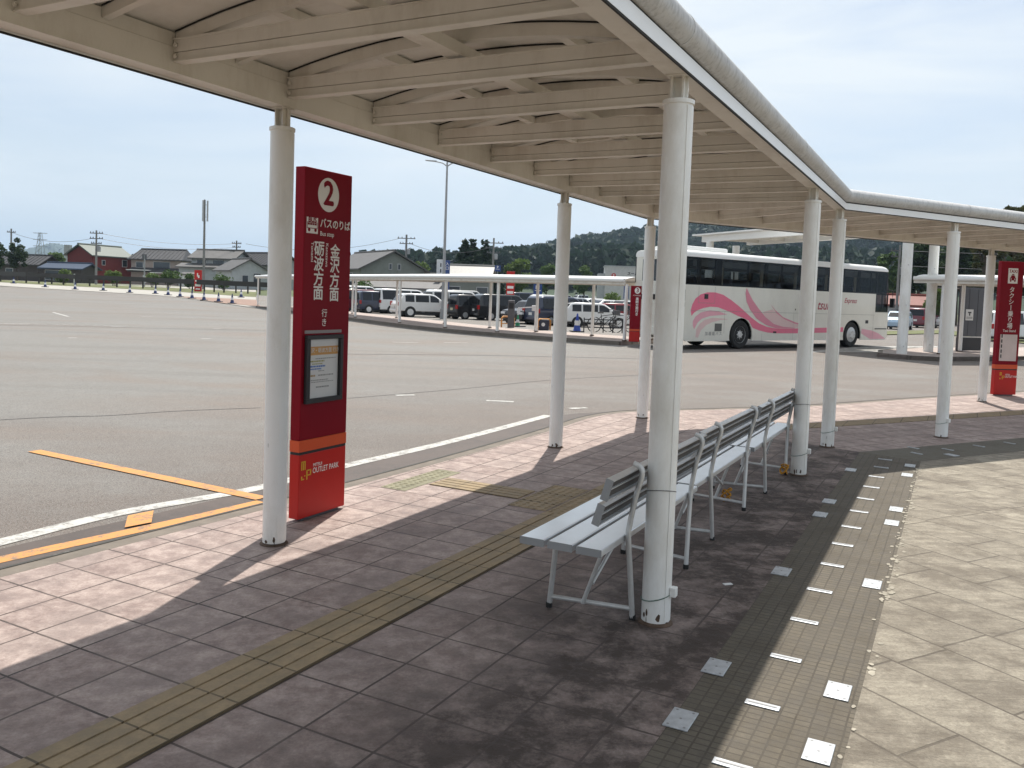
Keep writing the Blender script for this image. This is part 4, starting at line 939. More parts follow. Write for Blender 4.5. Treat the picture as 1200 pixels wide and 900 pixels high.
for wi, wx in enumerate(WX):
    for y, k in ((0.02, 1), (BW - 0.02, -1)):
        def wl_(r_, d_): return [(wx + r_ * math.cos(a), y + k * d_, 0.50 + r_ * math.sin(a)) for a in [2 * math.pi * j / 28 for j in range(28)]]
        def ringset(prof):
            m_ = MB(); P = []; n = 28
            for r_, d_ in prof: P += wl_(r_, d_)
            F = [(i * n + j, i * n + (j + 1) % n, (i + 1) * n + (j + 1) % n, (i + 1) * n + j) for i in range(len(prof) - 1) for j in range(n)] + [tuple(range(n)), tuple(range(len(prof) * n - 1, (len(prof) - 1) * n - 1, -1))]
            return m_.add(P, F)
        ty = ringset([(0.29, 0.03), (0.44, 0.0), (0.49, 0.03), (0.50, 0.08), (0.50, 0.26), (0.46, 0.30), (0.28, 0.30)]).build('wheel', RUBBER, bus, smooth=35)
        pr = [(0.10, 0.0), (0.12, 0.03), (0.20, 0.11), (0.26, 0.10), (0.295, 0.02)] if wi == 0 else [(0.11, -0.03), (0.15, -0.03), (0.20, 0.0), (0.27, 0.01), (0.295, 0.02)]
        ringset(pr + [(0.29, 0.2), (0.05, 0.2)]).build('rim', STEEL, ty, smooth=35)
        mb = MB()
        for j in range(8):
            a = j * math.pi / 4; mb.disc((wx + 0.145 * math.cos(a), y + k * (0.05 if wi == 0 else -0.035), 0.5 + 0.145 * math.sin(a)), (0, -k, 0), 0.018, 0.03, 6)
        mb.build('wheel_nut', STEEL, ty)
mb = MB(); mb.box(XR + 0.3, -0.62, 0.06, BW - 0.06, 0.36, 1.22); mb.box(0.75, 6.2, 0.06, BW - 0.06, 0.33, 1.22); mb.box(7.55, XF - 0.1, 0.06, BW - 0.06, 0.33, 1.0); mb.box(-0.6, 0.74, 0.5, BW - 0.5, 0.4, 1.22); mb.box(6.21, 7.54, 0.5, BW - 0.5, 0.4, 1.0)
mb.box(-0.6, 0.74, 0.05, BW - 0.05, 1.1, 1.22); mb.box(6.21, 7.54, 0.05, BW - 0.05, 1.1, 1.2)
mb.build('underbody', mat('underbody_black', (0.012, 0.012, 0.012), 0.85), bus)
FAB = mat('seat_fabric', (0.07, 0.075, 0.11), 0.9, var=0.3); CURT = mat('beige_curtain', (0.42, 0.36, 0.27), 0.9)
for k in range(11):
    x = -2.3 + 0.92 * k
    for y0 in (0.10, 1.24):
        mb = MB(); mb.prism([(x, y0, 1.24), (x + 0.52, y0, 1.24), (x + 0.52, y0, 1.70), (x + 0.16, y0, 1.72), (x + 0.05, y0, 2.42), (x - 0.06, y0, 2.42)], (0, 0.90, 0)); mb.build('passenger_seat', FAB, bus, bevel=0.03)
for x in (1.05, 3.02, 4.96, 6.9, -1.1): 
    for y in (0.06, BW - 0.09): MB().box(x, x + 0.16, y, y + 0.03, 2.2, 3.0).build('curtain', CURT, bus)
for y0 in (0.06, BW - 0.42): MB().box(XR + 0.5, 8.4, y0, y0 + 0.36, 2.78, 2.98).build('luggage_rack', mat('rack_grey', (0.25, 0.25, 0.24), 0.7), bus)
mb = MB(); mb.box(8.6, 9.1, 0.3, 0.9, 1.0, 1.35); mb.box(8.35, 8.5, 0.4, 0.9, 1.2, 2.2); mb.build('driver_seat', FAB, bus)
# ribbons of the livery, 3 mm proud of the side panel
A_ = [(-2.56, 1.3), (-2.5, 1.49), (-2.36, 1.69), (-2.11, 1.84), (-1.78, 1.92), (-1.38, 1.93), (-0.97, 1.86), (-0.54, 1.69), (-0.18, 1.52), (0.12, 1.36), (0.57, 1.11), (1.03, 0.90), (1.49, 0.78), (1.95, 0.73), (3.13, 0.73), (6.235, 0.79), (6.238, 0.61), (5.07, 0.58), (3.15, 0.55), (1.97, 0.55), (1.51, 0.58), (1.05, 0.65), (0.68, 0.74)]
A2_ = [(0.44, 1.00), (0.14, 1.085), (-0.15, 1.15), (-0.51, 1.26), (-0.86, 1.35), (-1.21, 1.43), (-1.62, 1.44), (-1.94, 1.39), (-2.2, 1.32), (-2.39, 1.23), (-2.51, 1.12)]
B_ = [(0.24, 2.14), (0.36, 1.99), (0.6, 1.72), (0.99, 1.4), (1.39, 1.12), (1.86, 0.89), (2.41, 0.79), (3.13, 0.755), (3.14, 0.74), (1.95, 0.74), (1.41, 0.85), (0.87, 1.07), (0.48, 1.39), (0.27, 1.67), (0.2, 1.94)]
C_ = [(1.61, 1.6), (1.9, 1.39), (2.38, 1.14), (3.12, 0.96), (4.0, 0.82), (3.12, 0.90), (2.47, 1.06), (1.98, 1.28)]
Dp = [(1.74, 1.41), (1.98, 1.275), (2.47, 1.055), (3.12, 0.895), (4.0, 0.81), (3.13, 0.76), (2.41, 0.795), (1.86, 0.90), (1.41, 1.13), (1.2, 1.30)]
E_ = [(-2.43, 0.81), (-2.43, 0.95), (-2.32, 1.1), (-2.06, 1.24), (-1.61, 1.32), (-1.2, 1.3), (-0.71, 1.19), (-1.19, 1.16), (-1.59, 1.13), (-1.99, 1.04), (-2.2, 0.9), (-2.35, 0.68)]
F_ = [(-2.27, 0.42), (-2.25, 0.68), (-2.1, 0.86), (-1.85, 1.0), (-1.46, 1.07), (-1.05, 1.06), (-0.62, 1.03), (-1.04, 1.0), (-1.45, 0.93), (-1.77, 0.82), (-2.02, 0.64), (-2.14, 0.4)]
H_ = [(7.52, 0.74), (8.22, 0.67), (8.72, 0.56), (9.30, 0.33), (8.16, 0.32), (7.50, 0.55)]
def decal(name, poly, m, y=-0.003):
    bm = bmesh.new(); f = bm.faces.new([bm.verts.new((x, y, z)) for x, z in poly]); bmesh.ops.triangulate(bm, faces=[f]); me = bpy.data.meshes.new(name); bm.to_mesh(me); bm.free(); me.materials.append(m)
    o = bpy.data.objects.new(name, me); COL.objects.link(o); o.parent = bus; WM[o.name] = WM[bus.name]; return o
decal('ribbon', A_ + A2_, PK[0]); decal('ribbon', B_, PK[2], -0.006); decal('ribbon', Dp, PK[3], -0.0045); decal('ribbon', C_, PK[2], -0.006); decal('ribbon', E_, PK[1]); decal('ribbon', F_, PK[3]); decal('ribbon', H_, PK[1])
fcb = Face((0, 0, 0), (1, 0, 0)); mb = MB()                 # faces -y, the visible side
fcb.text(mb, 'tsun', 4.86, 1.61, 0.50, 0.004, 0.005, shear=0.35); fcb.text(mb, 'Express', 6.62, 1.83, 0.27, 0.004, 0.003, shear=0.35)
mb.build('lettering', mat('maroon_script', (0.40, 0.02, 0.06), 0.4), bus)
mb = MB(); fcb.text(mb, '加 越 能 バ ス', -1.38, 0.53, 0.14, 0.004, 0.001); mb.build('lettering', mat('grey_script', (0.25, 0.25, 0.25), 0.5), bus)
mb = MB(); fcb.slab(mb, -1.33, -0.98, 0.62, 0.88, 0.002, 0.012); mb.build('air_grille', mat('grille_grey', (0.12, 0.12, 0.11), 0.6), bus)
mb = MB()
for x0, x1, z0, z1 in ((-2.56, 8.4, 1.292, 1.302), (-2.215, -2.205, 1.56, 2.12), (-1.40, -1.39, 1.56, 2.12), (-2.21, -1.4, 1.556, 1.566), (-2.9, -2.89, 0.45, 1.3), (-0.86, -0.85, 0.55, 1.29), (1.2, 1.21, .3, .55), (3.0, 3.008, .3, 1.29), (4.35, 4.358, 0.3, 1.29), (5.3, 5.308, .3, 1.29), (8.30, 8.31, 0.30, 1.29), (8.40, 9.35, 1.39, 1.40)): fcb.rect(mb, x0, x1, z0, z1, 0.0075)
mb.build('panel_joint', mat('joint_grey', (0.30, 0.29, 0.26), 0.6), bus)
mb = MB(); fcb.slab(mb, -1.92, -1.74, 1.70, 1.86, 0.006, 0.016); fcb.slab(mb, 1.85, 2.02, 0.56, 0.62, 0.006, 0.016); fcb.slab(mb, 8.45, 9.30, 0.72, 0.76, 0.006, 0.012); fcb.slab(mb, 3.08, 3.12, 1.4, 1.46, 0.002, 0.01); fcb.slab(mb, 7.75, 7.95, 0.95, 1.08, 0.002, 0.006)
mb.build('door_handle', BLACK, bus)
mb = MB(); fcb.slab(mb, -3.02, -2.86, 1.62, 1.98, 0.002, 0.01); fcb.slab(mb, -3.02, -2.86, 1.42, 1.56, 0.002, 0.01); mb.build('side_lamp', BLACK, bus)
# ================================================================== FAR CANOPIES
def edges_from(pts, secs, name, m, parent, smooth=40):
    mb = MB(); n = len(pts)
    for sec in secs:
        k = len(sec); P = []
        for i, p in enumerate(pts):
            a = Vector(pts[max(i - 1, 0)]); c = Vector(pts[min(i + 1, n - 1)]); d = (c - a).normalized(); s = Vector((d.y, -d.x, 0))
            for o_, z in sec: q = Vector(p) + s * o_; P.append((q.x, q.y, z))
        F = [(i * k + j, i * k + (j + 1) % k, (i + 1) * k + (j + 1) % k, (i + 1) * k + j) for i in range(n - 1) for j in range(k)] + [tuple(range(k)), tuple(range(n * k - 1, (n - 1) * k - 1, -1))]
        mb.add(P, F)
    return mb.build(name, m, parent, world=True, smooth=smooth)
def arched_canopy(label, line, z0, rise, width, cols, zc, r_=0.06, over=0.2):
    """line = front edge (road side); the roof reaches back by width"""
    root = thing('walkway_canopy', label, 'canopy', tuple(line[len(line) // 2]))
    sec = [(over - (width + 2 * over) * k / 12, z0 + 0.12 + rise * (1 - (2 * k / 12 - 1) ** 2)) for k in range(13)]
    sec2 = [(o_, z - 0.02) for o_, z in reversed(sec)]
    edges_from(line, [sec + sec2], 'roof_sheet', BTOP, root)
    for a in (over, -width - over):
        tb = [(a + 0.075 * math.cos(t_), z0 + 0.09 + 0.075 * math.sin(t_)) for t_ in [2 * math.pi * k / 10 for k in range(10)]]
        edges_from(line, [tb], 'edge_tube', BTOP, root)
        i = -1 if a > 0 else 1
        edges_from(line, [[(a + i * 0.02, z0 - 0.06), (a + i * 0.14, z0 - 0.06), (a + i * 0.14, z0 + 0.06), (a + i * 0.02, z0 + 0.06)]], 'edge_beam', CREAM, root)
    for p in cols:
        mb = MB(); mb.lathe([(r_, 0.0), (r_, zc)], 12, (p[0], p[1], 0)); c_ = mb.build('column', WHITE, root, world=True, smooth=50)
        mb = MB(); mb.lathe([(r_ * 1.5, 0.002), (r_ * 1.4, 0.03), (r_, 0.04)], 10, (p[0], p[1], 0)); mb.build('base_grout', MC['rusty_grout'], c_, world=True)
    return root
line = curve([(x, y, 0) for x, y in FF[2:11]], 4)
bk = offset([Vector((x, y, 0)) for x, y in FF[2:11]], -2.3)
fcol = [FF[i] for i in (2, 3, 4, 5, 6, 7, 8, 9, 10)]
arched_canopy('low white arched walkway canopy across the bus yard, curving along the car park', line, 2.02, 0.13, 2.3, fcol + [tuple(p[:2]) for p in bk], 1.98)
ln2 = [Vector(at(1101, 415, 0)), Vector(at(1101, 415, 0)) + D2 * 4, Vector(at(1101, 415, 0)) + D2 * 8, Vector(at(1101, 415, 0)) + D2 * 16]
b0 = ln2[0]; DR = Vector((0.77, -0.64, 0)); PR = Vector((0.64, 0.77, 0)); ln2 = [b0 + DR * k for k in (-0.9, 3, 6, 9)]
arched_canopy('low white arched shelter canopy on the right, over the grey panels', ln2, 2.42, 0.16, 2.85, [tuple((b0 + DR * k)[:2]) for k in (0, 4, 8)] + [tuple((b0 + DR * k + PR * 2.85)[:2]) for k in (0, 4, 8)], 2.40, 0.065)
# tall flat canopy over the pedestrian crossing
tc_ = thing('crossing_canopy', 'tall flat white canopy on thick posts rising behind the coach', 'canopy', (11.5, 33.5, 0))
cp = [at(1056.5, 414.5, 0), at(1087.5, 412, 0)]
cp = [Vector(cp[0]), Vector(cp[1]), Vector((8.62, 38.0, 0)), Vector((10.35, 40.2, 0))]
for p in cp:
    mb = MB(); mb.lathe([(0.165, ROADZ - 0.05), (0.165, 4.12)], 20, p); c_ = mb.build('column', WHITE, tc_, world=True, smooth=50)
    mb = MB()
    for z in (0.25, 1.6, 2.9): mb.disc(p + Vector((0, 0, z)) + Vector((-0.03, -0.166, 0)), (0, -1, 0), 0.02, 0.02, 8)
    mb.build('bolt', STEEL, c_, world=True)
ax = (cp[0] - cp[2]).normalized(); sx_ = Vector((-ax.y, ax.x, 0))
def obox(name, o, d, L0, L1, s0, s1, z0, z1, m, parent, bevel=0):
    s = Vector((-d.y, d.x, 0)); P = [o + d * a + s * b_ + Vector((0, 0, z)) for z in (z0, z1) for a, b_ in ((L0, s0), (L1, s0), (L1, s1), (L0, s1))]
    return MB().add(P, [(3, 2, 1, 0), (4, 5, 6, 7), (0, 1, 5, 4), (1, 2, 6, 5), (2, 3, 7, 6), (3, 0, 4, 7)]).build(name, m, parent, world=True, bevel=bevel)
o_ = cp[2]; Ltot = (cp[0] - cp[2]).length; Wt = abs((cp[1] - cp[0]).dot(sx_)); sgn = 1 if (cp[1] - cp[0]).dot(sx_) > 0 else -1
Wm = Wt * sgn
obox('roof_slab', o_, ax, -0.9, Ltot + 0.9, min(-0.35 * sgn, Wm + 0.35 * sgn), max(-0.35 * sgn, Wm + 0.35 * sgn), 4.40, 4.46, BTOP, tc_)
for b_ in (-0.12, 0.12):
    pass
for k in (0, 1):
    c0 = k * Wm
    obox('main_beam', o_, ax, -0.5, Ltot + 0.5, c0 - 0.10, c0 + 0.10, 4.12, 4.396, BTOP, tc_)
for k in range(7):
    x = 0.3 + k * (Ltot - 0.6) / 6; obox('cross_beam', o_, ax, x - 0.06, x + 0.06, min(0.11 * sgn, Wm - 0.11 * sgn), max(0.11 * sgn, Wm - 0.11 * sgn), 4.18, 4.39, CREAM, tc_)
mb = MB(); q = o_ + ax * (-0.85) + Vector((0, 0, 4.3)); mb.tube([o_ + Vector((-0.16, 0, 3.55)), o_ + Vector((-0.7, -0.1, 3.60))], 0.03, 8); mb.build('bracket_arm', WHITE, tc_, world=True)
# grey panel shelter with a notice
gb = Vector(at(1121, 411.5, 0)); gd = Vector((0.94, 0.34, 0)).normalized()
gs = thing('smoking_shelter', 'dark grey panel wall with a small white notice under the right shelter', 'shelter', tuple(gb), yaw(gd))
GP_ = mat('grey_panel', (0.085, 0.088, 0.098), 0.5, var=0.1, vs_=1.5)
for k in range(3):
    mb = MB(); mb.box(0.05 + 0.42 * k, 0.45 + 0.42 * k, 0.0, 0.05, 0.55, 2.28); mb.build('panel', GP_, gs)
mb = MB(); mb.box(0.04, 1.32, 0.06, 0.10, 0.02, 0.50); mb.box(0.04, 1.32, 0.06, 0.10, 0.50, 0.54, 1); mb.build('plinth', [BLACK, BTOP], gs)
for x in (0.02, 1.31):
    mb = MB(); mb.box(x, x + 0.05, 0.0, 0.06, 0.0, 2.32); mb.build('post', DKSTEEL, gs)
mb = MB(); mb.box(0.04, 1.32, 0.05, 1.4, 2.285, 2.33); mb.build('roof', DKSTEEL, gs)
mb = MB(); mb.box(0.32, 0.68, -0.008, 0.0, 1.13, 1.53); nt_ = mb.build('notice', PAPER, gs)
mb = MB(); fcn = Face((0, -0.008, 0), (1, 0, 0)); fcn.rect(mb, 0.42, 0.58, 1.39, 1.44, 0.002); fcn.rect(mb, 0.36, 0.64, 1.20, 1.215, 0.002); fcn.rect(mb, 0.36, 0.64, 1.24, 1.255, 0.002); fcn.rect(mb, 0.47, 0.53, 1.3, 1.385, .002); mb.build('notice_print', DARKINK, nt_)

# ================================================================== CARS
CGLASS = mat('car_window', (0.012, 0.014, 0.017), 0.08, spec=0.45)
CHROME = mat('chrome', (0.7, 0.7, 0.7), 0.15, 1.0)
LAMPR = mat('car_tail_lamp', (0.40, 0.012, 0.012), 0.2); LAMPW = mat('car_head_lamp', (0.75, 0.76, 0.78), 0.1)
CPAINT = {k: mat('car_paint_' + k, c, 0.28, 0.0 if k not in ('silver', 'grey') else 0.5, var=0.03, coat=0.7) for k, c in dict(white=(0.74, 0.74, 0.73), pearl=(0.68, 0.68, 0.66), silver=(0.52, 0.53, 0.54), grey=(0.20, 0.21, 0.22), black=(0.012, 0.012, 0.014), navy=(0.018, 0.026, 0.06), red=(0.25, 0.012, 0.02), maroon=(0.14, 0.008, 0.022), pink=(0.62, 0.05, 0.14), blue=(0.35, 0.48, 0.62), yellow=(0.6, 0.55, 0.35)).items()}
# outline points: (x, z) from rear bottom, over the roof, to front bottom; L, W given
KIND = {
 'van':     (4.75, 1.72, [(-2.37, .30), (-2.36, .95), (-2.30, 1.15), (-2.22, 1.92), (-2.05, 1.98), (1.00, 1.96), (1.35, 1.88), (2.02, 1.20), (2.30, 1.05), (2.37, .70), (2.35, .30)], 1.10, (2, 3), (6, 7), [(-2.12, -.9), (-.8, .35), (.45, 1.25)]),
 'minivan': (4.75, 1.74, [(-2.36, .30), (-2.37, .90), (-2.30, 1.05), (-2.08, 1.75), (-1.85, 1.84), (.55, 1.84), (.85, 1.77), (1.62, 1.12), (2.25, .95), (2.37, .70), (2.35, .28)], 1.02, (2, 3), (6, 7), [(-1.98, -1.0), (-.9, .15), (.25, 1.0)]),
 'wagon':   (4.40, 1.70, [(-2.18, .32), (-2.20, .85), (-2.10, .98), (-1.70, 1.46), (-1.40, 1.53), (.15, 1.52), (.45, 1.46), (1.15, 1.00), (2.05, .86), (2.20, .62), (2.17, .28)], .95, (2, 3), (6, 7), [(-1.62, -1.05), (-.95, .0), (.08, .72)]),
 'suv':     (4.65, 1.86, [(-2.30, .42), (-2.33, .92), (-2.20, 1.10), (-1.85, 1.60), (-1.55, 1.70), (.20, 1.68), (.55, 1.60), (1.20, 1.15), (2.15, 1.02), (2.32, .75), (2.28, .38)], 1.06, (2, 3), (6, 7), [(-1.72, -1.05), (-.95, .05), (.15, .80)]),
 'kei_car': (3.40, 1.47, [(-1.68, .28), (-1.69, .85), (-1.66, .98), (-1.58, 1.66), (-1.42, 1.74), (.45, 1.74), (.68, 1.68), (1.15, 1.02), (1.60, .90), (1.70, .65), (1.68, .26)], .98, (2, 3), (6, 7), [(-1.48, -.75), (-.65, .12), (.22, .72)]),
 'sedan':   (4.65, 1.76, [(-2.30, .32), (-2.33, .80), (-2.22, .95), (-1.55, 1.02), (-.95, 1.40), (.25, 1.42), (.55, 1.36), (1.25, .96), (2.18, .82), (2.32, .58), (2.28, .26)], .93, (3, 4), (6, 7), [(-1.02, -.25), (-.15, .55)]),
 'hatchback': (3.90, 1.68, [(-1.90, .30), (-1.92, .85), (-1.82, .97), (-1.45, 1.42), (-1.20, 1.50), (.25, 1.50), (.55, 1.43), (1.15, .98), (1.80, .84), (1.94, .60), (1.92, .26)], .94, (2, 3), (6, 7), [(-1.30, -.6), (-.5, .25), (.33, .78)]),
}
def car(kind, colour, px, py, head, label, Y=None, two_tone=None):
    L, Wc, prof, belt, rw, fw, wins = KIND[kind]
    p = at(px, py) if Y is None else atY(px, py, Y)
    p = (p[0], p[1], gz(p[0], p[1])); hd = R(90 - head)
    root = thing('parked_car', label, 'car', p, hd, 'cars parked in the car park'); root.scale = (SCL,) * 3
    pm = CPAINT[colour]; hw = Wc / 2; zmax = max(z for x, z in prof)
    def yw(z): return hw if z <= belt else hw - (z - belt) * 0.22
    n = len(prof); P = [(x, yw(z), z) for x, z in prof] + [(x, -yw(z), z) for x, z in prof]
    F = [(i, i + 1, n + i + 1, n + i) for i in range(n - 1)] + [(0, n, 2 * n - 1, n - 1)]
    up = [i for i in range(n) if prof[i][1] >= belt - 1e-6]; lo = [i for i in range(n) if prof[i][1] < belt - 1e-6]
    i0, i1 = up[0], up[-1]
    for k in (0, n):
        F.append(tuple(k + i for i in up)); F.append(tuple(k + i for i in list(range(0, i0 + 1)) + list(range(i1, n))))
    mb = MB().add(P, F); mb.build('body', pm, root, smooth=32, bevel=0.06)
    g = MB()                                          # glazing sits just outside the body skin
    def quad(x0, z0, x1, z1, k=0.86, sgn_=0, o_=0.012):
        nx, nz = (z1 - z0), -(x1 - x0); l_ = math.hypot(nx, nz); nx, nz = nx / l_, nz / l_
        if nx * sgn_ < 0: nx, nz = -nx, -nz
        xa, za, xb, zb = x0 + (x1 - x0) * 0.10, z0 + (z1 - z0) * 0.10, x0 + (x1 - x0) * 0.9, z0 + (z1 - z0) * 0.9
        g.add([(xa + nx * o_, -yw(za) * k, za + nz * o_), (xa + nx * o_, yw(za) * k, za + nz * o_), (xb + nx * o_, yw(zb) * k, zb + nz * o_), (xb + nx * o_, -yw(zb) * k, zb + nz * o_)], [(0, 1, 2, 3)])
    quad(*prof[rw[0]], *prof[rw[1]], sgn_=-1); g.build('rear_window', CGLASS, root); g = MB()
    quad(*prof[fw[0]], *prof[fw[1]], sgn_=1); g.build('windscreen', CGLASS, root)
    def topz(x):
        for i in range(n - 1):
            (xa, za), (xb, zb) = prof[i], prof[i + 1]
            if xa <= x <= xb and xb > xa and za > belt - .25: return za + (zb - za) * (x - xa) / (xb - xa)
        return zmax
    for s in (1, -1):
        for x0, x1 in wins:
            z0 = belt + 0.03; P = []
            xs_ = [x0 + (x1 - x0) * k / 4 for k in range(5)]
            tp = [(x, min(topz(x) - 0.10, zmax - 0.13)) for x in xs_]
            pl_ = [(x0, z0), (x1, z0)] + [(x, max(z, z0 + 0.02)) for x, z in reversed(tp)]
            g = MB(); g.add([(x, s * (yw(z) + 0.010), z) for x, z in pl_], [tuple(range(len(pl_)))]); g.build('side_window', CGLASS, root)
    for xw in (-L * 0.29, L * 0.31):
        for s in (1, -1):
            rr = 0.36 if kind == 'suv' else 0.31; y = s * (hw - 0.09)
            w1 = MB(); w1.disc((xw, y + s * 0.002, rr), (0, s, 0), rr * 1.16, 0.093, 20); w1.build('wheel_arch', BLACK, root)
            w_ = MB(); w_.disc((xw, y - s * 0.08, rr), (0, s, 0), rr, 0.19, 20); wo_ = w_.build('wheel', RUBBER, root, smooth=40)
            r2 = MB(); r2.disc((xw, y + s * 0.108, rr), (0, s, 0), rr * 0.66, 0.012, 14); r2.build('rim', ALU, wo_)
    xb = prof[1][0]
    for s in (1, -1):
        tl_ = MB(); tl_.box(xb - 0.012, xb + 0.10, min(s * hw * 0.72, s * (hw + 0.008)), max(s * hw * 0.72, s * (hw + 0.008)), belt - 0.26, belt + (0.03 if kind != 'van' else -0.02)); tl_.build('tail_light', LAMPR, root, bevel=0.01)
        xf = prof[-2][0]; hl = MB(); hl.box(xf - 0.22, xf + 0.004, min(s * hw * 0.62, s * (hw + 0.006)), max(s * hw * 0.62, s * (hw + 0.006)), 0.62, 0.76); hl.build('headlight', LAMPW, root, bevel=0.01)
        mr = MB(); mr.box(fw_x(prof, fw) - 0.25, fw_x(prof, fw) - 0.13, min(s * hw, s * (hw + 0.18)), max(s * hw, s * (hw + 0.18)), belt + 0.02, belt + 0.16); mr.build('wing_mirror', pm, root, bevel=0.02)
    pt_ = MB(); pt_.box(xb - 0.02, xb - 0.005, -0.17, 0.17, 0.62, 0.79); pt_.build('number_plate', PAPER if kind not in ('kei_car',) else CPAINT['yellow'], root)
    bm_ = MB(); bm_.box(xb - 0.035, xb + 0.03, -hw * 0.96, hw * 0.96, 0.32, 0.52); bm_.build('rear_bumper', pm if kind not in ('van',) else BLACK, root, bevel=0.03)
    sk = MB(); sk.box(-L / 2 + 0.15, L / 2 - 0.15, -hw + 0.08, hw - 0.08, 0.16, 0.34); sk.build('underbody', BLACK, root)
    return root
def fw_x(prof, fw): return prof[fw[1]][0]
HD = 52; SCL = 0.85
car('minivan', 'black', 419, 365, HD, 'dark car half hidden behind the red bus stop sign, leftmost of the front row')
car('minivan', 'maroon', 427.5, 365.5, HD, 'maroon minivan beside the dark car next to the bus stop sign')
car('kei_car', 'navy', 442, 367, HD + 8, 'dark navy boxy car between the maroon minivan and the white van')
car('van', 'white', 471, 367.5, HD + 4, 'white delivery van with dark rear windows in the front row')
car('suv', 'white', 497, 371.5, HD + 14, 'white sport utility car with red tail lamps right of the white delivery van')
car('van', 'pearl', 532, 370, HD + 8, 'boxy white van with a dark rear window, behind the light pole')
car('kei_car', 'black', 553, 374, HD + 5, 'black boxy car with a yellow plate beside the boxy white van')
car('minivan', 'black', 590, 375.5, HD + 12, 'large black minivan behind the orange hoop barrier')
car('wagon', 'black', 622, 379, HD + 165, 'black car with a pale sunlit windscreen facing the bus yard')
car('minivan', 'navy', 655, 381, HD + 2, 'dark blue minivan partly hidden by a canopy post')
car('wagon', 'white', 697, 383.5, 84, 'white estate car seen from its side behind the bicycle rack')
car('hatchback', 'red', 727, 380, 88, 'dark red hatchback just left of the far red sign')
second = [('minivan', 'white', 421, 361, 'white minivan roof showing above the dark car by the sign'), ('wagon', 'white', 434, 358.5, 'white estate car behind the maroon minivan'), ('sedan', 'blue', 452, 359, 'pale blue saloon behind the dark navy boxy car'),
          ('wagon', 'white', 486, 361, 'white estate car peeping over the white delivery van'), ('minivan', 'white', 512, 361.5, 'white minivan behind the white sport utility car'), ('minivan', 'pearl', 546, 363, 'pearl white minivan with roof rails behind the boxy white van'),
          ('sedan', 'grey', 572, 363, 'grey saloon behind the black boxy car'), ('minivan', 'navy', 606, 365, 'dark blue minivan behind the large black minivan'), ('suv', 'white', 645, 367, 'white sport utility car with a sunlit bonnet above the dark blue minivan'),
          ('wagon', 'silver', 676, 368, 'silver estate car behind the white estate car'), ('hatchback', 'white', 690, 367, 'white hatchback in the second row left of the far red sign'), ('sedan', 'white', 712, 369, 'white saloon in the second row behind the dark red hatchback'), ('sedan', 'white', 735, 370, 'white saloon in the second row touching the far red sign')]
SCL = 0.97
for i, (k, c, x, y, l) in enumerate(second): car(k, c, x, y, HD + (180 if i % 3 == 1 else 0) + (i % 4) * 4, l)
third = [('wagon', 'white', 444, 354, 'small white car in the third row above the navy boxy car'), ('sedan', 'black', 470, 354.5, 'black saloon in the third row above the white delivery van'), ('van', 'silver', 500, 355, 'silver van in the third row left of the light pole'), ('van', 'pink', 555, 356, 'bright pink van in the third row'),
         ('minivan', 'black', 582, 357, 'black minivan in the third row right of the pink van'), ('wagon', 'white', 632, 358, 'white estate car in the third row left of a canopy post'), ('sedan', 'silver', 668, 360, 'silver saloon in the third row right of a canopy post'), ('wagon', 'white', 700, 360, 'white estate car in the third row under the yellow-green bushes'), ('minivan', 'black', 716, 360, 'black minivan in the third row before the bushes')]
for i, (k, c, x, y, l) in enumerate(third): car(k, c, x, y, HD + (180 if i % 2 else 0) + (i % 3) * 5, l)
k = 0
for x in range(408, 742, 17):
    c = ('white', 'silver', 'white', 'pearl', 'black', 'white', 'grey')[(k * 5 + k // 3) % 7]; kd = ('minivan', 'suv', 'wagon', 'van', 'kei_car')[(k * 3) % 5]
    car(kd, c, x, 346.5 + (x - 408) * 0.0285, HD + (180 if k % 3 else 0) + (k % 4) * 4, '%s %s in the farthest row of the car park, %s from the left' % (c if c != 'pearl' else 'off-white', {'kei_car': 'boxy car', 'suv': 'sport utility car', 'wagon': 'estate car'}.get(kd, kd), ordinal(k))); k += 1
SCL = 0.9
car('hatchback', 'blue', 1053, 386, 212, 'pale blue car with its bonnet towards us, right of the front of the coach')
car('minivan', 'maroon', 1080, 384, 40, 'dark maroon minivan between the two tall posts')
car('wagon', 'white', 1100, 384, 210, 'white car right of the second tall post')
car('minivan', 'white', 1182, 400, 70, 'white car behind the red taxi sign')
# ================================================================== STREET FURNITURE ON THE FAR SIDE
CBLUE = mat('cone_blue', (0.02, 0.035, 0.13), 0.6); CGREEN = mat('cone_green', (0.01, 0.22, 0.10), 0.6); CWHT = mat('cone_white', (0.72, 0.73, 0.75), 0.5)
def cone(label, p, h, cb, group, base=True):
    r = thing('traffic_cone', label, 'traffic cone', p, random.uniform(0, 1), group)
    mb = MB(); mb.lathe([(0.17 * h / .7, 0.03), (0.15 * h / .7, 0.05), (0.102 * h / .7, 0.36 * h), (0.071 * h / .7, 0.62 * h), (0.03, 0.97 * h), (0.02, h)], 12); mb.build('cone', cb, r, smooth=50)
    mb = MB(); mb.lathe([(0.106 * h / .7, 0.36 * h), (0.076 * h / .7, 0.62 * h)], 12); mb.build('white_band', CWHT, r, smooth=50)
    mb = MB(); mb.box(-0.27, 0.27, -0.27, 0.27, 0.0, 0.05); mb.build('base', mat('cone_base', (0.02, 0.02, 0.03), 0.7), r, bevel=0.008)
    return r
for k, (x, y) in enumerate(((16, 332.5), (53, 336.8), (88, 339.5), (121, 341), (152, 343.5), (182, 344.7), (197, 346.3), (211, 348.3), (225, 350.3), (239, 352.5), (256, 354.3), (272, 356.3))):
    p = at(x, y); cone('blue and white traffic cone along the far kerb, %s from the left' % ordinal(k), (p[0], p[1], p[2] + 0.035), 0.72, CBLUE, 'blue cones along the far kerb')
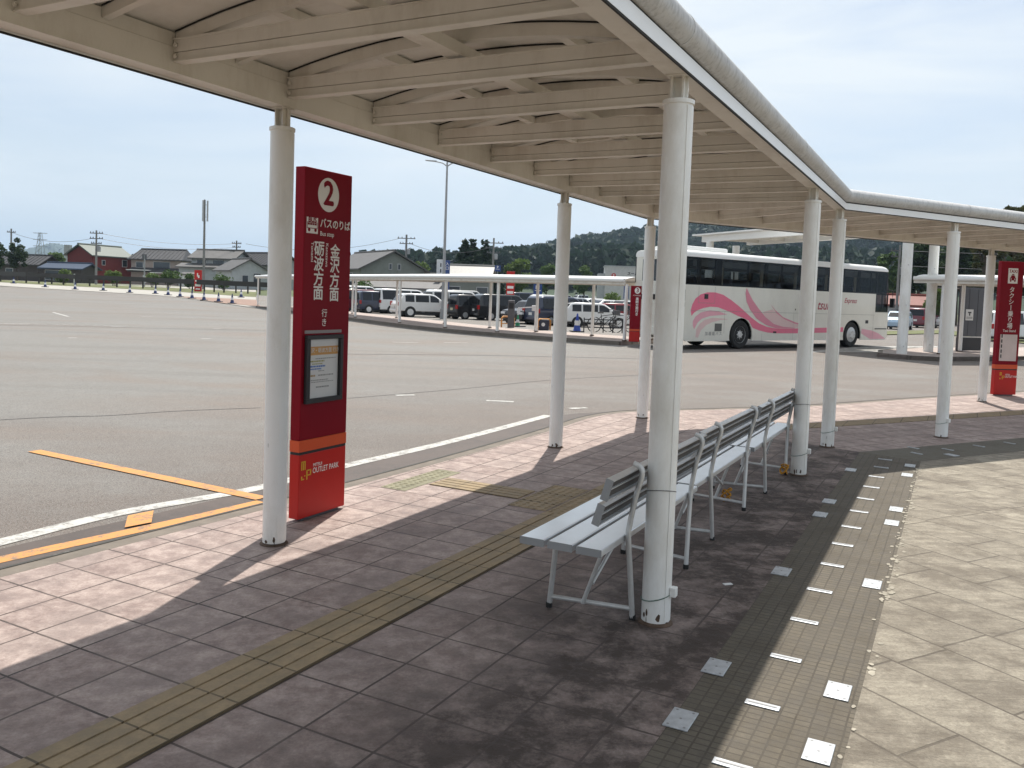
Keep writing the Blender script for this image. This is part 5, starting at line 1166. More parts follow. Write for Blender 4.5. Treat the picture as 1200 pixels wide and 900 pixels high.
p = at(282.5, 349); cone('lone blue and white traffic cone set back behind the row, near the round posts', (p[0], p[1], p[2] + .05), 0.75, CBLUE, 'blue cones along the far kerb')
def fy(x, y): q = at(x, y, 0.0); return q
BROWN = mat('dark_brown_rail', (0.028, 0.024, 0.022), 0.6)
# rail fence on the left verge
fl = [(-70, 326), (0, 330.2), (30, 332.2), (60, 333.6), (88, 335.1), (121, 336.6), (152, 337.9), (182, 339.4), (211, 341), (239, 342.4), (262, 343.5), (290, 344.6), (318, 345.8)]
fp = [Vector(at(*q)) for q in fl]
fr_ = thing('rail_fence', 'long dark brown rail fence along the grass verge on the left', 'fence', tuple(fp[5]))
for z0, z1 in ((0.78, 1.28), (0.40, 0.46)):
    P = []; F = []; n = len(fp)
    for q in fp:
        for dy, z in ((-0.04, z0), (0.04, z0), (0.04, z1), (-0.04, z1)): P.append((q.x, q.y + dy, q.z + z))
    for i in range(n - 1):
        for j in range(4): F.append((4 * i + j, 4 * i + (j + 1) % 4, 4 * i + 4 + (j + 1) % 4, 4 * i + 4 + j))
    if z0 > .5: MB().add(P, F).build('rail', BROWN, fr_, world=True)
for i in range(len(fp) - 1):
    for k in range(2):
        q = fp[i].lerp(fp[i + 1], k / 2); mb = MB(); mb.cbox((q.x, q.y + 0.12, q.z + 0.6), 0.13, 0.13, 1.2); mb.build('post', BROWN, fr_, world=True)
def pole(name, label, cat, x, ytop, ybase, r0, r1, m, Y=None, group=None):
    p = at(x, ybase) if Y is None else atY(x, ybase, Y); p = (p[0], p[1], gz(p[0], p[1])); tp = atY(x + (ybase - ytop) * 0.035, ytop, p[1])
    root = thing(name, label, cat, p, 0, group); h = tp[2] - p[2]
    mb = MB(); mb.tube([(0, 0, 0), (0, 0, h)], [r0, r1], 10); mb.build('pole', m, root, smooth=50); return root, p, h
CONCP = mat('concrete_pole', (0.22, 0.215, 0.21), 0.8, var=0.15); GREYP = mat('grey_pole_paint', (0.30, 0.31, 0.32), 0.45)
# twin-arm lamp post
rt, p, h = pole('street_lamp', 'tall slim grey lamp post with two arms, rising over the car park', 'street lamp', 518.5, 190, 374, 0.11, 0.055, GREYP)
for s, dx in ((-1, 1.0), (1, 0.98)):
    mb = MB(); mb.tube(curve([(0, 0, h - 0.25), (s * 0.30, 0, h - 0.06), (s * 0.75 * dx, 0, h + 0.02)], 4), 0.035, 8); a_ = mb.build('arm', GREYP, rt, smooth=50)
    mb = MB(); mb.prism([(s * 0.62, -0.11, h - 0.02), (s * 1.28, -0.11, h + 0.04), (s * 1.28, -0.11, h + 0.08), (s * 0.62, -0.11, h + 0.06)], (0, 0.22, 0)); mb.build('lamp_head', GREYP, a_, bevel=0.015)
mb = MB(); mb.lathe([(0.16, 0), (0.16, 0.6), (0.11, 0.62)], 12); mb.build('base_cover', GREYP, rt, smooth=40)
# phone antenna mast on the left
rt, p, h = pole('antenna_mast', 'tall thin mast with upright antenna panels behind the grey roofed house', 'mast', 238.5, 234, 332, 0.16, 0.10, CONCP, Y=100)
mb = MB()
for a in range(3):
    x, y = 0.32 * math.cos(a * 2.094 + 0.3), 0.32 * math.sin(a * 2.094 + .3); mb.cbox((x, y, h - 1.3), 0.16, 0.12, 2.4); mb.tube([(0, 0, h - 0.6), (x, y, h - 0.6)], 0.03, 6); mb.tube([(0, 0, h - 2.0), (x, y, h - 2.0)], 0.03, 6)
mb.build('antenna_panel', mat('antenna_grey', (0.42, 0.43, 0.44), 0.5), rt)
WIRES = []
def upole(label, x, ytop, ybase, Y, arms, r=0.15):
    rt, p, h = pole('utility_pole', label, 'utility pole', x, ytop, ybase, r, r * 0.65, CONCP, Y=Y)
    tops = []
    for k, (dz, w_) in enumerate(arms):
        mb = MB(); mb.box(-w_ / 2, w_ / 2, -0.05, 0.05, h - dz - 0.05, h - dz + 0.05)
        for q in (-0.45, -0.25, 0.25, 0.45): mb.lathe([(0.05, 0), (0.06, 0.08), (0.03, 0.16)], 6, (q * w_, 0, h - dz + 0.05))
        mb.build('cross_arm', DKSTEEL, rt); tops.append((p[0], p[1], p[2] + h - dz, w_))
    mb = MB(); mb.lathe([(0.2, 0), (0.22, 0.1), (0.22, 0.6), (0.15, 0.7)], 10, (0.32, 0, h - 2.6)); mb.build('transformer', GREYP, rt)
    return tops
T1 = upole('concrete utility pole standing in front of the red house', 112.5, 270, 331, 105, [(0.35, 1.6), (1.0, 1.6), (1.6, 1.3)])
T2 = upole('short dark utility pole above the small grey house with the mast', 276.5, 282, 330, 118, [(0.4, 1.3), (0.9, 1.1)])
T3 = upole('utility pole over the wooded hill left of the lamp post', 474.5, 275, 345, 115, [(0.5, 2.4), (1.2, 1.8), (2.2, 1.0)], 0.2)
T4 = upole('utility pole right of the dark conifers', 576.5, 279, 348, 105, [(0.6, 2.4), (1.2, 2.0), (1.8, 1.6)], 0.17)
T5 = upole('distant utility pole beyond the low trees at the far left', 13, 268, 328, 120, [(0.5, 1.2)], 0.16)
T6 = upole('utility pole among the dark trees right of the coach front', 1050, 287, 372, 75, [(0.5, 1.6), (1.0, 1.4)], 0.13)
def wire(label, a, b_, sag, r=0.022):
    a = Vector(a); b_ = Vector(b_); pts = [a.lerp(b_, k / 16) - Vector((0, 0, sag * 4 * (k / 16) * (1 - k / 16))) for k in range(17)]
    mb = MB(); mb.tube(pts, r, 4); tag(mb.build('power_line', DKSTEEL), label, 'cable', 'overhead lines')
wire('upper overhead line running from the pole by the red house towards the mast', (T1[0][0] + .5, T1[0][1], T1[0][2]), (T2[0][0], T2[0][1], T2[0][2]), 0.6)
wire('lower overhead line running from the pole by the red house towards the mast', (T1[1][0] + .5, T1[1][1], T1[1][2]), (T2[1][0], T2[1][1], T2[1][2]), 0.7)
wire('overhead line from the pole by the red house to the far left pole', (T1[1][0] - .5, T1[1][1], T1[1][2]), (T5[0][0], T5[0][1], T5[0][2]), 0.8)
wire('sagging overhead line from the pole on the hill past the lamp post', (T3[1][0] + .6, T3[1][1], T3[1][2]), (T4[1][0] - .6, T4[1][1], T4[1][2]), 0.9)
wire('overhead line falling left from the pole on the hill', (T3[0][0] - .8, T3[0][1], T3[0][2]), (T2[0][0], T2[0][1] + 4, T2[0][2] + 0.2), 1.2)
wire('upper cable crossing the dark trees at the right', (T6[0][0], T6[0][1], T6[0][2]), (T6[0][0] + 40, T6[0][1] - 10, T6[0][2] + 1.0), 0.5)
wire('lower cable crossing the dark trees at the right', (T6[1][0], T6[1][1], T6[1][2] - .8), (T6[1][0] + 40, T6[1][1] - 10, T6[1][2]), 0.5)
# steel lattice pylon far left
pp = atY(47, 305, 420); ph = atY(48.5, 272, 420)[2] - 1
py_ = thing('lattice_pylon', 'distant steel lattice pylon over the left roofs', 'pylon', (pp[0], pp[1], 0.8)); mb = MB()
for sx in (-1, 1):
    for sy in (-1, 1): mb.tube([(sx * 2.6, sy * 2.6, 0), (sx * 0.5, sy * 0.5, ph)], [0.22, 0.12], 4)
for k in range(9):
    z0, z1 = ph * k / 9, ph * (k + 1) / 9; w0, w1 = 2.6 - 2.1 * k / 9, 2.6 - 2.1 * (k + 1) / 9
    mb.tube([(-w0, -w0, z0), (w1, -w1, z1)], 0.10, 4); mb.tube([(w0, -w0, z0), (-w1, -w1, z1)], 0.10, 4)
mb.build('mast', GREYP, py_); mb = MB()
for f in (0.98, 0.84, 0.70): mb.box(-3.4, 3.4, -0.15, 0.15, ph * f, ph * f + 0.25)
mb.build('cross_arm', GREYP, py_)
# small road sign on a grey post, left
rt, p, h = pole('road_sign', 'grey post with a small dark square sign beside the tiled house', 'sign', 169, 299, 336, 0.09, 0.07, GREYP)
mb = MB(); mb.box(-0.28, 0.28, -0.06, -0.02, h - 0.45, h + 0.1); mb.build('sign_plate', DKSTEEL, rt)
mb = MB(); mb.box(-0.15, 0.15, -0.1, 0.1, 0.5, 1.4); mb.build('cabinet', mat('cabinet_grey', (0.45, 0.46, 0.47), 0.5), rt)
rt, p, h = pole('marker_post', 'short white marker post in the grass of the left verge', 'post', 87, 321, 333.5, 0.10, 0.09, CWHT)
# red flag sign on the left, with white figures
def totem(name, label, x, ytop, ybase, wpx, cols, Y=None, mats=(RED_L,), marks=()):
    p = at(x, ybase) if Y is None else atY(x, ybase, Y); p = (p[0], p[1], gz(p[0], p[1])); s = p[1] / FPX; H = atY(x, ytop, p[1])[2] - p[2]; W_ = wpx * s
    rt = thing(name, label, 'sign', p, 0); mb = MB(); mb.box(-W_ / 2, W_ / 2, -0.06, 0.06, 0.02, H); mb.build('panel', mats[0], rt, bevel=0.01)
    if marks:
        f = Face((0, -0.06, 0), (1, 0, 0)); mb = MB()
        for mk in marks:
            if mk[0] == 't': f.text(mb, mk[1], mk[2] * W_, mk[3] * H, mk[4] * W_, 0.006, 0.004 * W_)
            elif mk[0] == 'v': f.vtext(mb, mk[1], mk[2] * W_, mk[3] * H, mk[4] * W_, mk[5] * W_, 0.006, 0.004 * W_)
            else: f.rect(mb, mk[1] * W_, mk[2] * W_, mk[3] * H, mk[4] * H, 0.005)
        mb.build('lettering', INK if len(mats) < 2 else mats[1], rt)
    return rt
totem('sign_totem', 'red sign with white figures beyond the cones, before the grey roofed house', 232, 316.5, 342, 8.5, None, marks=(('r', -.14, .02, .70, .86), ('r', .0, .2, .64, .76), ('r', -.38, .38, .47, .54), ('r', -.38, .38, .25, .36), ('r', -.3, .3, .10, .16)))
totem('sign_totem', 'tall red sign with white figures between two posts of the far canopy', 597, 318, 366, 9.5, None, Y=68, marks=(('t', '2', .05, .88, .5), ('r', -.38, .38, .60, .66), ('r', -.38, .38, .48, .54), ('r', -.38, .38, .36, .42), ('r', -.3, .3, .15, .2)))
BLUES = mat('blue_sign', (0.02, 0.06, 0.22), 0.4)
totem('sign_board', 'blue sign panel beside the lamp post above the far canopy', 523, 305, 352, 6, None, Y=90, mats=(BLUES,), marks=(('v', '入口', .0, .97, .75, .85),))
totem('sign_board', 'tall white sign tower left of the blue sign panel', 514, 304, 352, 7, None, Y=92, mats=(mat('sign_white', (0.66, 0.67, 0.68), 0.5), DARKINK), marks=(('r', .1, .3, .72, .8), ('r', .1, .3, .84, .92), ('r', .05, .25, .6, .68)))
def psign(label, x, ytop, ybase, wpx, hpx, Y, word):
    rt, p, h = pole('parking_sign', label, 'sign', x, ytop, ybase, 0.04, 0.04, GREYP, Y=Y); s = Y / FPX
    mb = MB(); mb.box(-wpx * s / 2, wpx * s / 2, -0.07, -0.04, h - hpx * s, h); mb.build('sign_plate', BLUES, rt)
    f = Face((0, -0.07, 0), (1, 0, 0)); mb = MB(); f.text(mb, word, 0, h - hpx * s * 0.32, wpx * s * 0.55, 0.006, 0.01); f.rect(mb, -wpx * s * .35, wpx * s * .35, h - hpx * s * .66, h - hpx * s * .60, .006); mb.build('lettering', INK, rt)
psign('blue parking sign left of a canopy post in the car park', 629, 333, 372, 10, 12, 58, 'P1'); psign('blue parking sign just left of the far red bus stop sign', 732.5, 335, 372, 6, 15, 52, 'P')
psign('small white backed road sign on a pole right of the conifers', 582, 311, 350, 7, 7, 98, 'P')
# orange hoops, dark bins, cones, barrier arm, bicycle rack on the far platform
HOOP = mat('orange_hoop', (0.62, 0.27, 0.06), 0.5)
def hoop(label, x0, x1, ytop, ybase):
    a = Vector(at(x0, ybase, 0)); b_ = Vector(at(x1, ybase, 0)); h = (ybase - ytop) * a.y / FPX
    rt = thing('hoop_barrier', label, 'barrier', tuple((a + b_) / 2), 0, 'orange hoops'); mb = MB()
    mb.tube([a, a + Vector((0, 0, h * .85)), a.lerp(b_, .12) + Vector((0, 0, h)), a.lerp(b_, .88) + Vector((0, 0, h)), b_ + Vector((0, 0, h * .85)), b_], 0.035, 8); mb.build('hoop', HOOP, rt, world=True, smooth=60)
    mb = MB(); mb.tube([a.lerp(b_, .0) + Vector((0, 0, h * .35)), b_ + Vector((0, 0, h * .35))], 0.02, 6); mb.build('cross_bar', HOOP, rt, world=True)
hoop('orange hoop barrier in front of the large black minivan', 587.5, 602, 371, 383.5); hoop('orange hoop barrier left of a large post, before the small dark bin', 630, 644.5, 374, 387)
p = at(598.5, 384, 0); rt = thing('ticket_machine', 'slim dark grey ticket post beside the orange hoop', 'machine', p)
mb = MB(); mb.box(-0.15, 0.15, -0.12, 0.12, 0, 1.22); mb.build('cabinet', DKSTEEL, rt, bevel=0.02); mb = MB(); mb.box(-0.10, 0.10, -0.135, -0.12, 0.85, 1.1); mb.build('screen', BLACK, rt)
p = at(637, 387, 0); rt = thing('litter_bin', 'low dark blue bin with a pale mark under the second orange hoop', 'bin', p)
mb = MB(); mb.box(-0.22, 0.22, -0.18, 0.18, 0, 0.46); mb.build('body', mat('bin_blue', (0.02, 0.025, 0.05), 0.5), rt, bevel=0.03); mb = MB(); mb.disc((-0.03, -0.185, 0.25), (0, -1, 0), 0.08, 0.006, 12); mb.build('mark', CWHT, rt)
p = at(606.5, 383, 0); rt = cone('green based traffic cone carrying a white board beside the ticket post', p, 0.55, CGREEN, 'cones on the far platform'); mb = MB(); mb.box(-0.02, 0.02, -0.02, 0.02, 0.5, 0.75); mb.box(-0.10, 0.10, -0.04, -0.02, 0.62, 0.86); mb.build('board', CWHT, rt)
p = at(676, 389, 0); cone('blue traffic cone with white bands at the left end of the bicycle rack', p, 0.78, mat('cone_bright_blue', (0.02, 0.06, 0.34), 0.5), 'cones on the far platform')
p = at(627, 387, 0); rt = thing('barrier_machine', 'white barrier machine with a bent arm left of the second orange hoop', 'barrier', p); mb = MB(); mb.box(-0.04, 0.04, -0.04, 0.04, 0, 1.0); mb.build('post', CWHT, rt); mb = MB(); mb.box(-0.17, 0.05, -0.08, 0.08, 0.82, 1.05); mb.build('head', CWHT, rt, bevel=0.02)
mb = MB(); mb.tube([(-0.1, -0.05, 0.98), (-0.75, -0.05, 0.92)], 0.025, 6); mb.build('arm', CWHT, rt)
BKM = mat('black_tube', (0.012, 0.012, 0.014), 0.4)
a = Vector(at(684, 389.5, 0)); b_ = Vector(at(729, 390.5, 0)); rt = thing('bicycle_rack', 'black tubular bicycle rack on the far platform', 'rack', tuple(a)); 
mb = MB(); mb.tube([a + Vector((0, 0, .55)), b_ + Vector((0, 0, .55))], 0.025, 6); mb.tube([a + Vector((0, 0, .22)), b_ + Vector((0, 0, .22))], 0.02, 6); mb.build('rail', BKM, rt, world=True)
for k in range(5): q = a.lerp(b_, k / 4); mb = MB(); mb.tube([q, q + Vector((0, 0, .62))], 0.026, 6); mb.build('post', BKM, rt, world=True)
def bicycle(label, x, yb, head, dz=0):
    p = at(x, yb, 0); rt = thing('bicycle', label, 'bicycle', p, R(90 - head), 'bicycles at the rack')
    for wx in (-0.52, 0.52):
        mb = MB(); ring = [(wx + 0.32 * math.cos(t_), 0, 0.33 + 0.32 * math.sin(t_)) for t_ in [2 * math.pi * k / 20 for k in range(21)]]; mb.tube(ring, 0.02, 6, caps=False); w_ = mb.build('wheel', RUBBER, rt, smooth=60)
        mb = MB()
        for k in range(6): t_ = k * math.pi / 6; mb.tube([(wx + 0.31 * math.cos(t_), 0, 0.33 + 0.31 * math.sin(t_)), (wx - 0.31 * math.cos(t_), 0, 0.33 - 0.31 * math.sin(t_))], 0.004, 4)
        mb.build('spokes', STEEL, w_)
    mb = MB()
    for u, v in (((-.52, .33), (-.12, .30)), ((-.12, .30), (-.22, .78)), ((-.52, .33), (-.2, .70)), ((-.12, .30), (.36, .70)), ((-.2, .70), (.34, .78)), ((.32, .92), (.52, .33))): mb.tube([(u[0], 0, u[1]), (v[0], 0, v[1])], 0.016, 6)
    mb.build('frame', BKM, rt); mb = MB(); mb.cbox((-.24, 0, .84), .24, .12, .06); mb.build('saddle', BLACK, rt, bevel=0.02); mb = MB(); mb.tube([(.28, -.26, .98), (.34, 0, 1.0), (.28, .26, .98)], 0.014, 6); mb.build('handlebar', BKM, rt)
    mb = MB(); mb.cbox((.50, 0, .86), .22, .3, .2); mb.build('basket', DKSTEEL, rt)
bicycle('black bicycle leaning at the left part of the rack', 709, 389.8, 70); bicycle('black bicycle at the right end of the rack, nearest the red sign', 726, 389.6, 110)
for k, (x, l) in enumerate(((560, 'thin black post left of the pale cover on the far platform edge'),)): pass

# ================================================================== HOUSES
RTILE = mat('dark_roof_tile', (0.05, 0.049, 0.052), 0.55, var=0.3, vs_=3); RGREY = mat('grey_roof', (0.10, 0.095, 0.092), 0.6, var=0.2, vs_=1.5); RGREEN = mat('grey_green_roof', (0.105, 0.125, 0.105), 0.6, var=0.1)
WPINK = mat('wall_beige_pink', (0.34, 0.28, 0.25), 0.8); WPALE = mat('wall_pale_grey', (0.40, 0.42, 0.43), 0.8); WRED = mat('wall_dark_red_boards', (0.16, 0.022, 0.018), 0.7, var=0.2, vs_=4); WDARK = mat('wall_dark_timber', (0.07, 0.06, 0.055), 0.8)
WGREEN = mat('wall_grey_green', (0.20, 0.215, 0.19), 0.8); RWHITE = mat('pale_metal_roof', (0.29, 0.28, 0.255), 0.5); WINM = mat('house_window', (0.03, 0.04, 0.05), 0.1, spec=0.8); FRM = mat('window_frame', (0.5, 0.5, 0.5), 0.5)
RED_R = mat('red_roof', (0.20, 0.05, 0.035), 0.6)
def house(name, label, x, ybase, Y, L, W_, eave, ridge, head, wallm, roofm, wins=(), lower=None, hip=0.0, over=0.45, ridge_tiles=True, extra=None):
    """ridge along the local x axis; wins = (side, along, z, w, h) with side f/b/l/r"""
    p = atY(x, ybase, Y); p = (p[0], p[1], gz(p[0], p[1]))
    rt = thing(name, label, 'building', p, R(90 - head))
    h2 = W_ / 2; l2 = L / 2; mb = MB()
    mb.prism([(-l2, -h2, 0), (-l2, h2, 0), (-l2, h2, eave), (-l2, 0, ridge - 0.08 if hip == 0 else eave), (-l2, -h2, eave)], (L, 0, 0)); mb.build('wall', wallm, rt)
    mb = MB(); e = over; sl = (ridge - eave) / h2; hx = l2 + e - hip
    for s in (-1, 1):
        P = [(-l2 - e, s * (h2 + e), eave - sl * e), (l2 + e, s * (h2 + e), eave - sl * e), (hx, 0, ridge), (-hx, 0, ridge)]
        mb.add(P + [(a_, b2, c_ + 0.16) for a_, b2, c_ in P], [(0, 1, 2, 3), (4, 5, 6, 7), (0, 1, 5, 4), (1, 2, 6, 5), (2, 3, 7, 6), (3, 0, 4, 7)])
    if hip:
        for s in (-1, 1):
            P = [(s * (l2 + e), -h2 - e, eave - sl * e), (s * (l2 + e), h2 + e, eave - sl * e), (s * hx, 0, ridge)]; mb.add(P + [(a_, b2, c_ + 0.16) for a_, b2, c_ in P], [(0, 1, 2), (3, 4, 5), (0, 1, 4, 3), (1, 2, 5, 4), (2, 0, 3, 5)])
    rf = mb.build('roof', roofm, rt)
    if ridge_tiles:
        mb = MB(); mb.tube([(-hx, 0, ridge + 0.18), (hx, 0, ridge + 0.18)], 0.14, 6)
        if roofm is RTILE:
            k = 0
            while -l2 + k * 0.6 < l2:
                for s in (-1, 1): mb.bar((-l2 + k * 0.6, s * (h2 + e), eave - sl * e + 0.18), (max(-hx, min(hx, -l2 + k * 0.6)), 0, ridge + 0.18), 0.12, 0.07)
                k += 1
        mb.build('ridge_cap', roofm, rf)
    for sd, al, z, w_, h_ in wins:
        if sd in 'fb':
            s = -1 if sd == 'f' else 1; y = s * h2; A = (al - w_ / 2, al + w_ / 2)
            mb = MB(); mb.box(A[0] - .07, A[1] + .07, min(y, y + s * .06), max(y, y + s * .06), z - .07, z + h_ + .07); f_ = mb.build('window', FRM, rt)
            mb = MB(); mb.box(A[0], A[1], min(y + s * .05, y + s * .075), max(y + s * .05, y + s * .075), z, z + h_); mb.build('pane', WINM, f_)
        else:
            s = -1 if sd == 'l' else 1; xx = s * l2
            mb = MB(); mb.box(min(xx, xx + s * .06), max(xx, xx + s * .06), al - w_ / 2 - .07, al + w_ / 2 + .07, z - .07, z + h_ + .07); f_ = mb.build('window', FRM, rt)
            mb = MB(); mb.box(min(xx + s * .05, xx + s * .075), max(xx + s * .05, xx + s * .075), al - w_ / 2, al + w_ / 2, z, z + h_); mb.build('pane', WINM, f_)
    if lower:
        l0, l1, dd, zl = lower; mb = MB(); P = [(l0, -h2 - dd, zl - 0.55), (l1, -h2 - dd, zl - 0.55), (l1, -h2 + 0.02, zl), (l0, -h2 + 0.02, zl)]
        mb.add(P + [(a_, b2, c_ + .14) for a_, b2, c_ in P], [(0, 1, 2, 3), (4, 5, 6, 7), (0, 1, 5, 4), (1, 2, 6, 5), (2, 3, 7, 6), (3, 0, 4, 7)]); mb.build('porch_roof', roofm, rt)
        mb = MB(); mb.box(l0 + .3, l1 - .3, -h2 - dd + .5, -h2 + .02, 0, zl - .5); mb.build('porch_wall', wallm, rt)
    return rt
house('red_house', 'dark red wooden house with a grey-green gable roof', 117, 331, 122, 7.2, 4.4, 3.9, 5.2, 19, WRED, RGREEN, (('f', 2.3, 2.5, .8, .9), ('f', -1.6, 2.6, .5, .6)), over=0.35)
house('tiled_house', 'two storey house with a dark ribbed tile roof and beige walls', 192, 333, 124, 7.4, 4.6, 3.75, 5.0, 96, WPINK, RTILE, (('f', 0.9, 2.4, 2.4, .9), ('f', -2.4, 2.5, 1.0, .7), ('f', 2.0, .8, 2.0, 1.0)), (-3.6, 3.7, 1.2, 2.35), hip=0.7)
MB().box(-3.4, -0.2, -4.2, -3.0, 2.02, 2.12).build('awning', BTOP, bpy.data.objects['tiled_house'])
MB().box(0.2, 1.9, -4.3, -3.5, 1.72, 1.80).build('awning', BTOP, bpy.data.objects['tiled_house'])
house('low_house', 'pale low house with a wide grey gable facing us, right of the mast', 283, 333.5, 108, 5.6, 4.6, 2.35, 3.65, -38, WPALE, RGREY, (('l', -0.9, .8, .9, 1.2), ('l', .6, .9, .7, .8)), over=0.4)
house('upper_house', 'small dark windowed upper house behind the pale low house', 258, 333, 118, 6.2, 4.2, 4.0, 5.0, 100, WPALE, RGREY, (('f', -1.6, 2.9, 1.3, .8), ('f', .9, 2.9, 1.6, .8)), (-4.6, 2.5, 1.6, 3.1))
house('back_house', 'dark roofed house at the right edge of the left row, behind the left post', 312, 335, 120, 7.5, 5.0, 3.4, 4.9, 120, WPALE, RTILE, (('f', -1.5, 1.4, 1.2, 1.2),))
house('shed', 'dark timber house under the trees at the far left', 32, 329, 118, 6.8, 4.2, 2.3, 3.4, 100, WDARK, RTILE, (('f', -1, .8, 1.0, .8),))
house('car_port', 'open lean-to with a dark blue roof left of the red house', 82, 331, 112, 5.6, 3.0, 1.85, 2.4, 100, WDARK, mat('blue_black_roof', (0.03, 0.05, 0.09), 0.5), (('f', -.8, .3, 3.2, 1.2),), over=0.5)
house('white_shed', 'small white sunlit shed between the tiled house and the mast', 223, 335, 112, 1.6, 1.4, 1.55, 1.75, 96, mat('wall_white', (0.6, 0.6, 0.58), 0.7), RGREY, (), over=0.15, ridge_tiles=False)
p = atY(79.5, 331, 170); rt = thing('water_tank', 'small grey concrete tower block above the trees left of the red house', 'tank', (p[0], p[1], gz(p[0], p[1]))); q = atY(79.5, 287, 170)
mb = MB(); mb.box(-.55, .55, -.5, .5, q[2] - gz(p[0], p[1]) - 2.2, q[2] - gz(p[0], p[1])); mb.build('tank', mat('tank_grey', (0.30, 0.31, 0.32), 0.8), rt); mb = MB(); mb.box(-.4, .4, -.4, .4, 0, q[2] - gz(p[0], p[1]) - 2.2); mb.build('tower', WPALE, rt)
house('workshop', 'wide grey-green gabled workshop behind the far canopy, right of the big bus stop sign', 437, 347, 106, 13, 8.0, 3.3, 5.35, -30, WGREEN, RGREY, (('l', -0.7, 3.3, .28, .6), ('l', .4, 3.3, .28, .6), ('b', -3, 1.5, 1.5, 1.2)), over=0.5)
house('white_roofed_hall', 'hall with a pale metal roof behind the lamp post', 550, 350, 100, 5.0, 4.4, 3.3, 4.6, 96, WGREEN, RWHITE, (('f', -1.5, 1.4, 1.4, .8), ('f', 1.8, 1.4, 1.2, .8)), over=0.4)
house('long_shed', 'long grey metal roofed shed seen under the far canopy', 470, 352, 92, 8.5, 5.0, 1.7, 2.35, 96, WPALE, RGREY, (('f', -2, .5, 1.5, .8),), over=0.4)
house('small_shop', 'small brick coloured shop left of the white sign tower', 500, 350, 104, 2.6, 2.2, 2.8, 3.5, 96, mat('wall_brick_brown', (0.22, 0.13, 0.10), 0.8), RWHITE, (('f', 0, 1.2, 1.0, .8),), over=0.3)
p = atY(727, 352, 118); rt = thing('box_store', 'pale flat roofed store with a round red badge, beyond the car park', 'building', (p[0], p[1], ROADZ), R(-4)); s = 118 / FPX
Hs = atY(727, 312.5, 118)[2] - ROADZ; mb = MB(); mb.box(-19 * s, 22 * s, 0, 6, 0, Hs); mb.build('wall', mat('store_wall', (0.50, 0.50, 0.49), 0.7), rt)
mb = MB(); mb.box(-19 * s - .12, 22 * s + .1, -.1, 6.1, Hs - .0, Hs + .12); mb.build('parapet', WPALE, rt); mb = MB(); mb.box(-27 * s, -19 * s, .4, 5, 0, Hs * 0.83); mb.build('side_wing', WPALE, rt)
f = Face((0, 0, 0), (1, 0, 0)); mb = MB(); f.ell(mb, -9 * s, Hs - 10.5 * s, 2.7 * s, 2.7 * s, .01); f.text(mb, 'P', -9 * s, Hs - 10.5 * s, 3.5 * s, .02, .01, 1); mb.build('badge', [mat('badge_red', (0.45, 0.03, 0.03), 0.5), INK], rt)
mb = MB(); f.text(mb, 'スーパー', 15 * s, Hs - 8 * s, 4.2 * s, .01, .02); mb.build('lettering', DARKINK, rt)
house('red_roofed_house', 'small house with a red roof just right of the coach front', 1056, 372, 82, 5, 3, 1.9, 2.7, 100, WPALE, RED_R, (('f', 0, .8, 1.2, .8),), over=0.3)
p = at(1056, 372); rt = thing('kiosk', 'small white booth below the red roof right of the coach', 'booth', (atY(1057, 372, 74)[0], 74, ROADZ)); mb = MB(); mb.box(-.5, .5, 0, .8, 0, 1.35); mb.build('wall', CWHT, rt); mb = MB(); mb.box(-.35, .35, -.02, 0, .5, 1.1); mb.build('window', WINM, rt); mb = MB(); mb.box(-.6, .6, -.15, .9, 1.35, 1.45); mb.build('roof', DKSTEEL, rt)

# ================================================================== TREES
def leaf_mesh(name, blobs, n, size, m, seed, flat=0.3):
    rs = np.random.RandomState(seed); bl = np.array(blobs, float); wgt = bl[:, 3] ** 2; wgt /= wgt.sum()
    idx = rs.choice(len(bl), n, p=wgt); d = rs.normal(size=(n, 3)); d /= np.linalg.norm(d, axis=1)[:, None]
    rad = bl[idx, 3] * (0.45 + 0.58 * rs.rand(n) ** 0.6); lump = 1 + 0.16 * np.sin(d[:, 0] * 5 + idx) * np.cos(d[:, 1] * 4 + idx * 2)
    c = bl[idx, :3] + d * (rad * lump)[:, None] * np.array([1, 1, 0.85])
    a = rs.normal(size=(n, 3)); a[:, 2] *= flat + 0.4; a /= np.linalg.norm(a, axis=1)[:, None]; b_ = np.cross(a, rs.normal(size=(n, 3))); b_ /= np.linalg.norm(b_, axis=1)[:, None]
    s = size * (0.6 + 0.8 * rs.rand(n))[:, None]; a = a * s; b_ = b_ * s * 0.6
    V = np.stack([c - a, c - b_ * 0.9 + a * 0.1, c + a, c + b_], 1).reshape(-1, 3)
    me = bpy.data.meshes.new(name); me.vertices.add(4 * n); me.vertices.foreach_set('co', V.astype(np.float32).ravel()); me.loops.add(4 * n); me.loops.foreach_set('vertex_index', np.arange(4 * n, dtype=np.int32))
    me.polygons.add(n); me.polygons.foreach_set('loop_start', np.arange(0, 4 * n, 4, dtype=np.int32)); me.polygons.foreach_set('loop_total', np.full(n, 4, np.int32)); me.materials.append(m); me.update(calc_edges=True); return me
BARK = mat('tree_bark', (0.07, 0.055, 0.04), 0.9, var=0.3, vs_=8)
